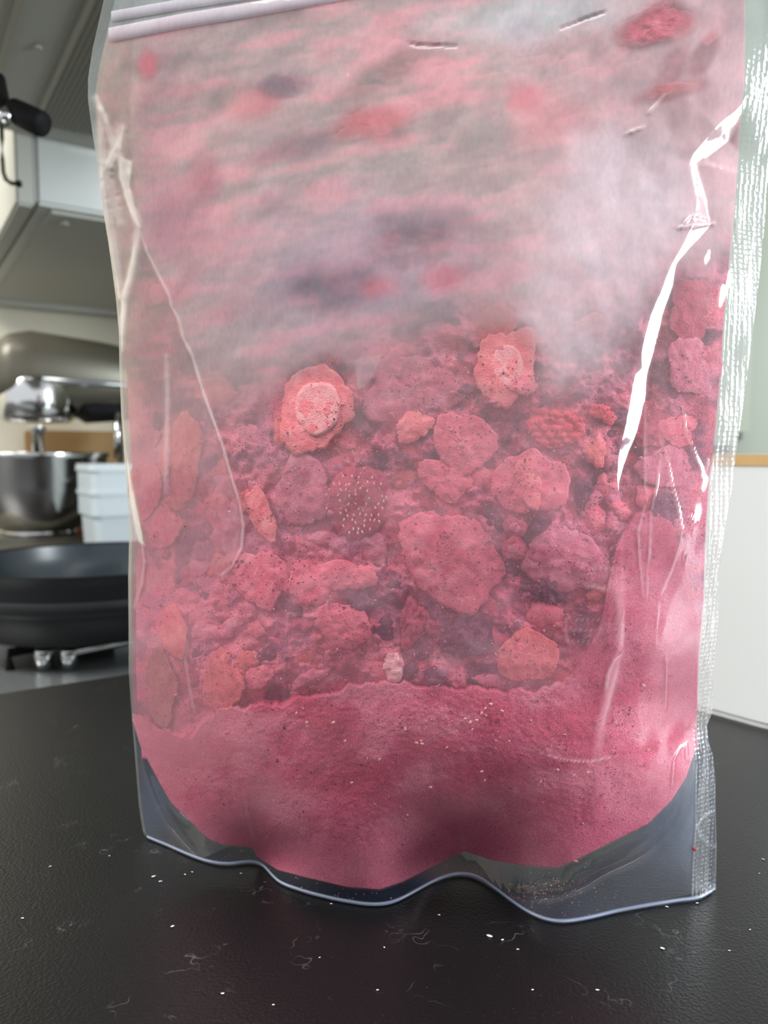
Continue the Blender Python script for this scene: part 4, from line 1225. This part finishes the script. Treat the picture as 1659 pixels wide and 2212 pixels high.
# named, recognisable pieces: kind, x, y, w, h, rot, material, gap mm, label, short name, options
mm = .001
HERO = [
    ('strawberry_slice', 680, 885, 156, 196, 8, 'slice', .2, 2.6, 'round pale strawberry slice with a whitish core, high on the pile', 'the round pale slice', dict(jag=.10)),
    ('strawberry_slice', 1092, 792, 124, 168, 6, 'slice', .3, 2.6, 'pale strawberry slice standing upright at the top of the pile', 'the upright pale slice', dict(jag=.13, sq=2.6)),
    ('strawberry_piece', 1052, 718, 160, 92, -14, 'salmon', 3.2, 2.6, 'salmon strawberry piece half hidden behind the upright pale slice', 'the half-hidden salmon piece', dict(jag=.16)),
    ('strawberry_half', 890, 842, 190, 150, 6, 'mauve', 1.2, 4, 'broad dusty strawberry half with a flat top edge, at pile centre', 'the broad dusty half', dict(jag=.14, sq=3.2)),
    ('strawberry_piece', 1002, 955, 126, 146, -20, 'flesh', .4, 3, 'smooth pink strawberry piece left of the bright red raspberry', 'the smooth pink piece', dict(jag=.10)),
    ('raspberry', 1200, 924, 122, 90, -2, 'raspberry', .3, 3.4, 'bright red lumpy raspberry beside the white film glare', 'the bright red raspberry', dict(jag=.08, lump=.0011, nr=16, na=64, dome=.2)),
    ('strawberry_half', 1145, 1042, 168, 146, -14, 'flesh', .3, 3.4, 'heart-shaped pink strawberry half just below the bright red raspberry', 'the heart-shaped half', dict(jag=.09, notch=[(-95, .22, .22), (-40, .12, .2)])),
    ('strawberry_crumb', 1287, 980, 44, 62, 10, 'salmon', .2, 2.4, 'small salmon lump touching the left side of the film glare', 'the small salmon lump', dict(jag=.16)),
    ('strawberry_crumb', 1302, 893, 58, 40, 28, 'raspberry', .5, 2.4, 'small curled red flake to the right of the bright raspberry', 'the curled red flake', dict(jag=.2)),
    ('strawberry_half', 770, 1085, 150, 150, -12, 'crimson', .5, 4, 'dark crimson strawberry half covered in pale seeds', 'the seeded half', dict(jag=.1, dome=.5)),
    ('strawberry_piece', 962, 1035, 110, 92, 15, 'flesh', .9, 3, 'pink strawberry wedge between the seeded half and the heart-shaped half', 'the pink wedge', dict(jag=.15)),
    ('strawberry_crumb', 895, 922, 92, 56, -14, 'slice', .7, 2.6, 'light pink flake under the broad dusty strawberry half', 'the light pink flake', dict(jag=.16)),
    ('strawberry_slice', 565, 1112, 46, 128, -24, 'slice', .2, 2.4, 'slim light pink slice edge leaning beside the long film crease', 'the slim leaning slice', dict(jag=.10, sq=2.8)),
    ('strawberry_piece', 655, 1060, 124, 150, 6, 'mauve', .9, 3, 'dull mauve strawberry piece to the left of the seeded half', 'the dull mauve piece', dict(jag=.1)),
    ('strawberry_crumb', 470, 1088, 54, 46, 0, 'salmon', 1.4, 2.4, 'small orange-pink disc dimly seen left of the long film crease', 'the orange-pink disc', dict(jag=.08)),
    ('strawberry_piece', 562, 1248, 112, 136, 12, 'flesh', .3, 3, 'pink angular strawberry piece at the foot of the long film crease', 'the angular pink piece', dict(jag=.16)),
    ('strawberry_piece', 690, 1254, 152, 98, -4, 'flesh', .4, 3, 'pink lobed strawberry piece right of the angular pink piece', 'the pink lobed piece', dict(jag=.18)),
    ('strawberry_crumb', 782, 1248, 58, 62, 20, 'flesh', .3, 2.6, 'small pink nub at the right end of the pink lobed piece', 'the small pink nub', dict(jag=.16)),
    ('strawberry_half', 742, 1350, 128, 92, 10, 'flesh', .2, 3.2, 'rounded pink strawberry half with a shaggy red underside', 'the shaggy half', dict(jag=.10)),
    ('strawberry_piece', 735, 1408, 108, 76, -6, 'crimson', 1.0, 3, 'torn red flesh directly below the rounded shaggy strawberry half', 'the torn red flesh', dict(jag=.2, lump=.0007)),
    ('strawberry_crumb', 850, 1440, 54, 60, -8, 'nugget', .1, 3, 'pinkish white triangular nugget resting on the powder', 'the white nugget', dict(jag=.16, notch=[(-30, .2, .4), (210, .2, .4)])),
    ('strawberry_piece', 478, 1468, 84, 152, 6, 'salmon', .5, 3.2, 'salmon wedge standing point upward near the lower left of the pile', 'the salmon wedge', dict(jag=.14, notch=[(-40, .25, .5), (-140, .25, .5)])),
    ('strawberry_piece', 372, 1365, 62, 122, -8, 'salmon', .6, 3, 'hazy salmon piece along the left side of the pouch', 'the hazy salmon piece', dict(jag=.12)),
    ('strawberry_piece', 345, 1482, 74, 168, -8, 'tan_fruit', .8, 3, 'brownish pink piece in the lower left side of the pouch', 'the brownish piece', dict(jag=.12)),
    ('strawberry_half', 975, 1210, 232, 196, 30, 'flesh', .7, 4, 'large flat pink strawberry half in the middle of the pile', 'the large flat half', dict(jag=.10, na=56, nr=10)),
    ('strawberry_slice', 1140, 1418, 136, 112, 6, 'salmon', .3, 3, 'round orange-pink slice with a dark ring just above the powder', 'the dark-ringed slice', dict(jag=.08)),
    ('strawberry_piece', 1222, 1208, 180, 150, 10, 'mauve', .8, 3.6, 'wide lilac-pink piece behind the fine horizontal film scratches', 'the wide lilac piece', dict(jag=.12)),
    ('blackberry', 1172, 1274, 88, 66, 28, 'purple', .5, 3.4, 'dark purple berry fragment near the pile centre, below the heart-shaped half', 'the dark purple fragment', dict(jag=.2, lump=.001)),
    ('blackberry', 778, 1302, 68, 52, 0, 'purple', .9, 3, 'dark purple piece standing in for the shaded gap above the shaggy strawberry half', 'the dark gap', dict(jag=.2)),  # dark piece put where there is only a shaded gap
    ('blackberry', 1166, 1132, 50, 42, 0, 'purple', .5, 2.6, 'small blackish berry bit under the heart-shaped strawberry half', 'the blackish bit', dict(jag=.2)),
    ('raspberry', 1112, 1140, 50, 46, 0, 'crimson', .2, 2.2, 'upper of two hollow ring-shaped raspberry drupelets in the pile', 'the upper ring drupelet', dict(jag=.10, notch=None)),
    ('raspberry', 1110, 1184, 54, 50, 0, 'crimson', .2, 2.2, 'lower of two hollow ring-shaped raspberry drupelets in the pile', 'the lower ring drupelet', dict(jag=.10)),
    ('raspberry', 890, 1345, 62, 96, 10, 'crimson', .5, 2.6, 'dark curled raspberry scrap right of the shaggy strawberry half', 'the curled raspberry scrap', dict(jag=.2, lump=.0008)),
    ('blackberry', 1012, 1372, 96, 120, 24, 'purple', .9, 3.2, 'dusty purple berry cluster to the left of the dark-ringed slice', 'the purple cluster', dict(jag=.16, lump=.0009)),
    ('blackberry', 940, 1462, 54, 40, 10, 'purple', .3, 2.6, 'dark purple berry bit sunk into the powder beside the white nugget', 'the sunken dark bit', dict(jag=.18)),
    ('raspberry', 1500, 668, 116, 130, 8, 'crimson', .3, 3.2, 'dusty pink raspberry at upper right between glare and side seal', 'the upper right raspberry', dict(jag=.10, lump=.0008, nr=14, na=56)),
    ('raspberry', 1498, 790, 108, 140, -6, 'mauve', .3, 3.2, 'powdered raspberry with dark pits near the right side seal', 'the pitted raspberry', dict(jag=.12, lump=.001, nr=14, na=56)),
    ('strawberry_piece', 1402, 920, 84, 96, 10, 'crimson', .3, 3, 'red piece touching the right side of the white film glare', 'the red piece by the glare', dict(jag=.12)),
    ('strawberry_piece', 1436, 1010, 130, 82, -10, 'mauve', .3, 3, 'lilac-pink chunk between the film glare and right side seal', 'the lilac chunk', dict(jag=.12)),
    ('strawberry_piece', 1470, 930, 90, 74, 20, 'flesh', .8, 3, 'pink chunk under the pitted raspberry near the right seal', 'the pink chunk', dict(jag=.14)),
    ('blueberry', 1438, 1100, 70, 74, 0, 'purple', .4, 3.2, 'greyish purple blueberry above the powder on the right side', 'the greyish blueberry', dict(jag=.08)),
    ('strawberry_piece', 315, 1055, 76, 116, 6, 'flesh', .7, 3, 'magenta-pink piece touching the left edge of the pouch', 'the magenta piece', dict(jag=.12)),
    ('strawberry_piece', 398, 985, 78, 196, 6, 'salmon', .9, 3, 'tall hazy salmon piece to the left of the long crease', 'the tall hazy piece', dict(jag=.14)),
    ('strawberry_piece', 352, 1140, 92, 84, 0, 'flesh', .9, 3, 'hazy pink piece below the magenta piece at left', 'the hazy pink piece', dict(jag=.14)),
    ('strawberry_slice', 1414, 58, 176, 82, -16, 'flesh', .2, 2.6, 'magenta-pink shrivelled slice stuck to the film at upper right', 'the stuck slice', dict(jag=.12, base_heap=False)),
    ('strawberry_piece', 1452, 196, 118, 36, -10, 'salmon', .8, 2.4, 'thin salmon strip stuck to the film below the shrivelled slice', 'the salmon strip', dict(jag=.12, base_heap=False)),
    ('strawberry_piece', 1545, 58, 96, 40, -52, 'flesh', .5, 2.4, 'pink sliver stuck near the top right corner of the pouch', 'the corner sliver', dict(jag=.12, base_heap=False)),
    ('blueberry', 602, 186, 74, 42, -6, 'grey_berry', 3, 3, 'blurred grey-violet blueberry high up at left behind dusty film', 'the blurred blueberry', dict(jag=.08, base_heap=False)),
    ('strawberry_piece', 805, 268, 178, 62, -12, 'slice', 3, 3, 'long light pink piece high up behind dusty film', 'the long light piece', dict(jag=.18, base_heap=False)),
    ('strawberry_piece', 546, 228, 120, 60, -18, 'flesh', 4, 3, 'blurred rosy piece just below the blurred grey-violet blueberry', 'the blurred rosy piece', dict(jag=.18, base_heap=False)),
    ('strawberry_crumb', 318, 142, 34, 54, 14, 'raspberry', 1.0, 2, 'blurred bright pink crumb under the left end of the zip', 'the bright pink crumb', dict(jag=.15, base_heap=False)),
    ('strawberry_piece', 1138, 210, 82, 58, 10, 'slice', 2.5, 3, 'blurred coral piece high up right of centre', 'the blurred coral piece', dict(jag=.18, base_heap=False)),
    ('blueberry', 388, 124, 60, 30, -6, 'grey_berry', 3.5, 3, 'dim grey berry below the zip to the left of the blueberry', 'the dim grey berry', dict(jag=.10, base_heap=False)),
    ('strawberry_piece', 812, 628, 84, 48, -10, 'flesh', 4, 3, 'dim pink flake floating above the broad dusty half', 'the dim pink flake', dict(jag=.2)),
    ('strawberry_piece', 900, 565, 160, 70, -10, 'mauve', 4, 3, 'dim dusty piece above the dim pink flake', 'the dim dusty piece', dict(jag=.2)),
    ('blackberry', 690, 640, 150, 76, -6, 'grey_berry', 5, 3, 'dim grey-purple lump behind dusty film above the round pale slice', 'the dim grey-purple lump', dict(jag=.2)),
]
hero_objs = []
M['ringdark'] = M['purple']
for i, (nm, cx, cy, w_h, h_h, rot, mt, gp, th, lab, short, op) in enumerate(HERO):
    cat = nm.split('_')[0] if nm in ('raspberry', 'blackberry', 'blueberry') else {'slice': 'strawberry slice', 'half': 'strawberry half', 'piece': 'strawberry piece', 'crumb': 'strawberry crumb'}[nm.split('_')[1]]
    kw = dict(nr=10, na=52); kw.update(op); kw['jag'] = kw.get('jag', .14) * 1.45
    o = piece(nm, cx, cy, w_h, h_h, rot, gp * mm, th * mm, M[mt], 100 + i, **kw)
    tag(o, lab, cat, 'freeze-dried fruit pieces in the pouch')
    hero_objs.append((o, cx, cy, w_h, h_h, short))


def add_part(hero_i, name, cx, cy, w_, h_, rot, gp, th, mt, seed, **kw):
    o = hero_objs[hero_i][0]
    kw2 = dict(nr=5, na=32); kw2.update(kw)
    return piece(name, cx, cy, w_, h_, rot, gp * mm, th * mm, M[mt], seed, parent=o, **kw2)


add_part(0, 'core', 686, 882, 96, 122, 8, .2, 1.6, 'core', 501, jag=.07, dome=.05, na=44)
add_part(1, 'core', 1096, 790, 66, 96, 0, .3, 1.6, 'core', 502, jag=.07, dome=.1)
add_part(1, 'torn_skin', 1130, 830, 58, 50, -30, .05, 1.6, 'flesh', 503, jag=.25)
add_part(6, 'pale_core', 1142, 1046, 52, 110, -14, .35, 1.6, 'slice', 504, jag=.12, dome=.1)
add_part(25, 'core', 1132, 1412, 62, 44, 6, .1, 1.6, 'flesh', 505, jag=.2, lump=.0005)
add_part(44, 'dark_crease', 1395, 62, 130, 12, -24, .05, 1.2, 'crimson', 506, jag=.2)
for k_, (rx, ry) in enumerate(((1112, 1140), (1110, 1184))):
    add_part(30 + k_, 'hollow', rx, ry, 26, 24, 0, .0, 1.0, 'mauve', 507 + k_, jag=.1, nr=3, na=20)

# seeds on the seeded half
sme = bpy.data.meshes.new('seed')
bm = bmesh.new(); bmesh.ops.create_icosphere(bm, subdivisions=1, radius=1.0)
for v in bm.verts: v.co = Vector((v.co.x * .00034, v.co.y * .00028, v.co.z * .00060))
bm.to_mesh(sme); bm.free(); sme.materials.append(M['seed'])
seed_par = hero_objs[9][0]
k_ = 0
for i in range(11):
    for j in range(11):
        sx = 706 + j * 13 + (6 if i % 2 else 0) + random.uniform(-4, 4); sy = 1018 + i * 13.5 + random.uniform(-4, 4)
        if ((sx - 770) / 68) ** 2 + ((sy - 1085) / 68) ** 2 > 1 or random.random() < .25 + .5 * (sx < 730):
            continue
        so = bpy.data.objects.new('seed', sme); C.objects.link(so)
        so.location = tuple(at(sx, sy, film(sx, sy) + .0006))
        so.rotation_euler = (0, random.uniform(-.5, .5), 0)
        so.parent = seed_par; so.matrix_parent_inverse = seed_par.matrix_basis.inverted()

# smaller fragments: jittered over the pile
WORDS = {'flesh': 'rosy pink', 'mauve': 'dusty mauve', 'crimson': 'dark crimson', 'salmon': 'salmon pink', 'purple': 'dark purple', 'slice': 'light pink', 'grey_berry': 'grey-violet', 'raspberry': 'bright red'}
used_labels = {}


def near_label(x, y, mt, w_, h_, exclude=None):
    best = sorted(range(len(hero_objs)), key=lambda q: (hero_objs[q][1] - x) ** 2 + (hero_objs[q][2] - y) ** 2)
    size = 'tiny' if max(w_, h_) < 40 else ('small' if max(w_, h_) < 62 else 'mid-sized')
    shp = 'sliver' if max(w_, h_) / min(w_, h_) > 1.9 else ('chip' if max(w_, h_) / min(w_, h_) > 1.3 else 'crumb')
    for q in best[:5]:
        _, hx_, hy_, hw_, hh_, short = hero_objs[q]
        dx, dy = x - hx_, y - hy_
        ang = (math.degrees(math.atan2(dy, dx)) + 360) % 360
        d8 = ['right of', 'below and right of', 'below', 'below and left of', 'left of', 'above and left of', 'above', 'above and right of'][int((ang + 22.5) // 45) % 8]
        dist = math.hypot(dx / (hw_ / 2), dy / (hh_ / 2))
        far = 'just ' if dist < 1.7 else ''
        lab = f'{size} {WORDS[mt]} {shp} {far}{d8} {short}'
        if lab not in used_labels:
            used_labels[lab] = 1
            return lab
    used_labels[lab] = 1
    return lab


frag_mats = ['flesh', 'mauve', 'mauve', 'crimson', 'flesh', 'purple', 'salmon', 'mauve', 'purple']
rf = random.Random(5)
nfrag = 0
for gy_ in np.arange(905, 1500, 46):
    for gx_ in np.arange(300, 1520, 54):
        x = gx_ + rf.uniform(-20, 20) + (27 if int(gy_) % 2 else 0); y = gy_ + rf.uniform(-16, 16)
        if x < L_in(y) + 36 or x > R_in(y) - 30 or y > PT(x) - 14:
            continue
        skip = False
        for (_, hx_, hy_, hw_, hh_, _s) in hero_objs:
            if ((x - hx_) / (hw_ * .52 + 4)) ** 2 + ((y - hy_) / (hh_ * .52 + 4)) ** 2 < 1:
                skip = True; break
        if skip or (y < 960 and x < 1300 and x > 450 and y < 900 + 60 * rf.random()):
            continue
        mt = rf.choice(frag_mats)
        w_ = rf.uniform(36, 84); h_ = rf.uniform(30, 66)
        o = piece('berry_fragment', x, y, w_, h_, rf.uniform(-40, 40), rf.uniform(1.6, 3.6) * mm, rf.uniform(2, 2.8) * mm, M[mt], 1000 + nfrag, jag=.24, dome=.45, nr=5, na=26, lump=(.0006 if mt in ('purple', 'crimson') and rf.random() < .5 else 0))
        tag(o, near_label(x, y, mt, w_, h_), 'berry fragment', 'small berry fragments in the pouch')
        nfrag += 1
# the slope of the pile receding behind dusty film
for gy_ in np.arange(130, 900, 58):
    for gx_ in np.arange(300, 1500, 120):
        x = gx_ + rf.uniform(-50, 50); y = gy_ + rf.uniform(-24, 24)
        if x < L_in(y) + 60 or x > R_in(y) - 50 or (x > 1330 and y > 240) or rf.random() < .12:
            continue
        if any(((x - q[1]) / (q[3] * .7)) ** 2 + ((y - q[2]) / (q[4] * .8)) ** 2 < 1 for q in hero_objs):
            continue
        mt = rf.choice(['flesh', 'mauve', 'purple', 'salmon', 'grey_berry', 'slice', 'crimson', 'flesh'])
        w_ = rf.uniform(60, 150); h_ = rf.uniform(26, 52)
        o = piece('berry_fragment', x, y, w_, h_, rf.uniform(-22, 2), 2.2 * mm, 2.6 * mm, M[mt], 3000 + nfrag, jag=.24, dome=.4, nr=5, na=26)
        tag(o, near_label(x, y, mt, w_, h_), 'berry fragment', 'blurred berry fragments on the upper slope of the pile')
        nfrag += 1
print('fragments', nfrag)

ORD = 'first second third fourth fifth sixth seventh eighth ninth tenth eleventh twelfth thirteenth fourteenth fifteenth sixteenth seventeenth eighteenth nineteenth twentieth'.split()


def ordinal(i, n):
    side, k = ('left', i) if i < n / 2 else ('right', n - 1 - i)
    return f'{ORD[k]} from the {side}' if k else f'furthest to the {side}'


# ------------------------------------------------------------------ specks: seeds in the powder, crumbs on the counter
M['fleck'] = simple('pale_fleck', lin(196, 190, 184), 0.6)


def fleck_mesh(name, seed, mat, s):
    rr = random.Random(seed)
    bm = bmesh.new(); bmesh.ops.create_icosphere(bm, subdivisions=1, radius=1.0)
    for v in bm.verts:
        k = rr.uniform(.6, 1.25)
        v.co = Vector((v.co.x * s * k, v.co.y * s * .6 * k, v.co.z * s * .28 * k))
    me = bpy.data.meshes.new(name); bm.to_mesh(me); bm.free(); me.materials.append(mat)
    return me


fl = [fleck_mesh('crumb', s, M['fleck'], .0011) for s in range(4)]
FLK = [(331, 1895, 1.2), (346, 1905, 1.0), (372, 2003, 1.1), (1057, 2023, 1.5), (1085, 2032, .8), (1118, 2052, .7), (948, 1978, .7), (1440, 1960, .9), (1430, 2050, 1.1), (1505, 1952, .8), (48, 1985, .8), (108, 1873, .8), (480, 2148, .8), (815, 2140, .6), (715, 1954, .7), (520, 1888, .6), (236, 1850, .6), (1648, 1857, .8), (1640, 1888, .5), (1290, 2140, .8), (830, 2048, .6), (400, 1890, .7), (415, 1885, .7), (690, 2070, .5), (1150, 2140, .6), (590, 2172, .6), (1620, 2010, .6), (1575, 2055, .6)]
for i, (x, y, s) in enumerate(FLK):
    o = bpy.data.objects.new('crumb', fl[i % 4]); C.objects.link(o)
    p = at(x, y, ground_Y(y)); o.location = (p[0], p[1], .0003)
    o.rotation_euler = (0, 0, rf.uniform(-1, 1)); s *= .68; o.scale = (s, s, s)
    d_hem = y - float(hem(x))
    tag(o, 'whitish crumb loose on the black counter, ' + ordinal(sorted(FLK).index((x, y, s / .68)) if (x, y, s / .68) in FLK else sorted(q[0] for q in FLK).index(x), len(FLK)), 'crumb', 'whitish crumbs scattered on the black counter')

sm = [fleck_mesh('seed', 20 + s, M['seed'], .00055) for s in range(2)]
bits = []
rb = random.Random(9)
SEEDS = [(1005, 1552), (1015, 1560), (1040, 1540), (1050, 1545), (1030, 1555), (1048, 1530), (1085, 1535), (875, 1571), (965, 1614), (900, 1604), (912, 1606), (1040, 1666), (1047, 1685), (1205, 1662), (1240, 1674), (1168, 1688), (1270, 1668), (662, 1560), (664, 1568), (875, 1575), (640, 1540), (655, 1530), (910, 1600), (1060, 1520), (1020, 1575), (745, 1600), (820, 1640), (930, 1700), (760, 1690), (1100, 1600), (1330, 1560), (1390, 1480), (1400, 1620), (880, 1760), (720, 1560)]
for i, (x, y) in enumerate(SEEDS):
    o = bpy.data.objects.new('strawberry_seed', sm[i % 2]); C.objects.link(o)
    o.location = tuple(at(x, y, film(x, y) + .0003))
    o.rotation_euler = (1.4, rb.uniform(-1, 1), 0)
    s = rb.uniform(.8, 1.4); o.scale = (s, s, s)
    tag(o, 'tiny pale yellow seed caught in the pink powder, ' + ordinal(sorted(SEEDS).index((x, y)), len(SEEDS)), 'seed', 'loose strawberry seeds in the powder')

# crumbs caught in the clear bottom seal, too many to count: one object
dv = []; df = []
rr = np.random.RandomState(2)
for i in range(420):
    if i < 300:
        x = rr.normal(1170, 65); y = rr.normal(1925, 20)
    else:
        x = rr.uniform(420, 1480); y = float(cut(x)) + rr.uniform(4, max(8, float(hem(x) - cut(x)) - 8))
    if y > hem(x) - 8 or y < cut(x) + 4:
        continue
    p = at(x, y, film(x, y) + .0002); s = rr.uniform(.00012, .0004)
    k = len(dv)
    q = rr.normal(size=(4, 3)); q /= np.linalg.norm(q, axis=1)[:, None]
    for a in q: dv.append(p + a * s * np.array([1.2, .3, 1]))
    df += [(k, k + 1, k + 2), (k, k + 1, k + 3), (k, k + 2, k + 3), (k + 1, k + 2, k + 3)]
so = mesh_np('seal_dust', np.array(dv), df, simple('rusty_crumbs', lin(190, 120, 104), .8, noise=.4, nscale=300), pouch, False, origin=pouch_o)
so['kind'] = 'stuff'
# loose grit against the film, too many grains to count: one object
def octa(px_, py_, off, size, rs):
    n = len(px_)
    c = at(px_, py_, film(px_, py_) + off)
    q = rs.normal(size=(n, 3, 3)); q[:, :, 1] *= .45
    q /= np.linalg.norm(q, axis=2)[:, :, None]
    k = size[:, None, None] * rs.uniform(.5, 1.5, (n, 3, 1))
    v = np.concatenate([c[:, None] + q * k, c[:, None] - q * k], 1).reshape(-1, 3)
    b_ = np.arange(n)[:, None, None] * 6
    t = np.array([(0, 1, 2), (0, 2, 4), (0, 4, 5), (0, 5, 1), (3, 2, 1), (3, 4, 2), (3, 5, 4), (3, 1, 5)])[None]
    return v, (b_ + t).reshape(-1, 3)


rs = np.random.RandomState(21)
n_ = 26000
qx = rs.uniform(290, 1520, n_); qy = rs.uniform(760, 1880, n_)
den = sstep(.42, .62, N0.f(qx / 46, qy / 40 + 3, 3)) * .8 + .2
den *= np.where(qy > PT0(qx), .55, 1.0) * sstep(-20, 40, qy - np.interp(qx, [250, 450, 600, 800, 1000, 1200, 1350, 1450, 1540], [960, 930, 930, 830, 740, 800, 700, 640, 620]))
ok = (rs.rand(n_) < den) & (qx > L_in(qy) + 14) & (qx < R_in(qy) - 10) & (qy < cut(qx) - 8)
qx, qy = qx[ok], qy[ok]; n_ = len(qx)
sz = rs.uniform(.00010, .00034, n_) * np.where(rs.rand(n_) < .1, 1.7, 1)
gv, gf = octa(qx, qy, rs.uniform(.0002, .0011, n_), sz, rs)
pick = rs.rand(n_) + (N1.f(qx / 60, qy / 60, 2) - .5) * .8
tone = np.where((pick < .5)[:, None], np.array([lin(146, 58, 86)]), np.where((pick < .85)[:, None], np.array([lin(196, 84, 104)]), np.array([lin(244, 170, 172)])))
tone = np.where(((pick < .5) & (qy > PT0(qx)))[:, None], np.array([lin(190, 68, 92)]), tone)
grit = mesh_np('berry_grit', gv, gf, M['rubble'], None, False, origin=at(850, 1300, .25), attrs={'tone': np.repeat(tone, 6, 0)})
tag(grit, 'fine berry grit clinging to the inside of the front film', 'grit', None, 'stuff')

rd = at(1499, 1834, film(1499, 1834) - .0006)
o = bpy.data.objects.new('berry_chip', fleck_mesh('berry_chip', 31, simple('red_chip', lin(150, 24, 34), .6), .0011)); C.objects.link(o)
o.location = tuple(rd); o.rotation_euler = (1.4, 1.1, 0)
tag(o, 'tiny deep red chip stuck to the lower right seal', 'berry chip')
rd = at(1242, 1860, film(1242, 1860) + .0004)
o = bpy.data.objects.new('berry_chip', fleck_mesh('berry_chip', 32, simple('orange_chip', lin(206, 110, 96), .6), .001)); C.objects.link(o)
o.location = tuple(rd); o.rotation_euler = (1.4, .3, 0)
tag(o, 'tiny orange-pink chip just under the powder edge at lower right', 'berry chip')
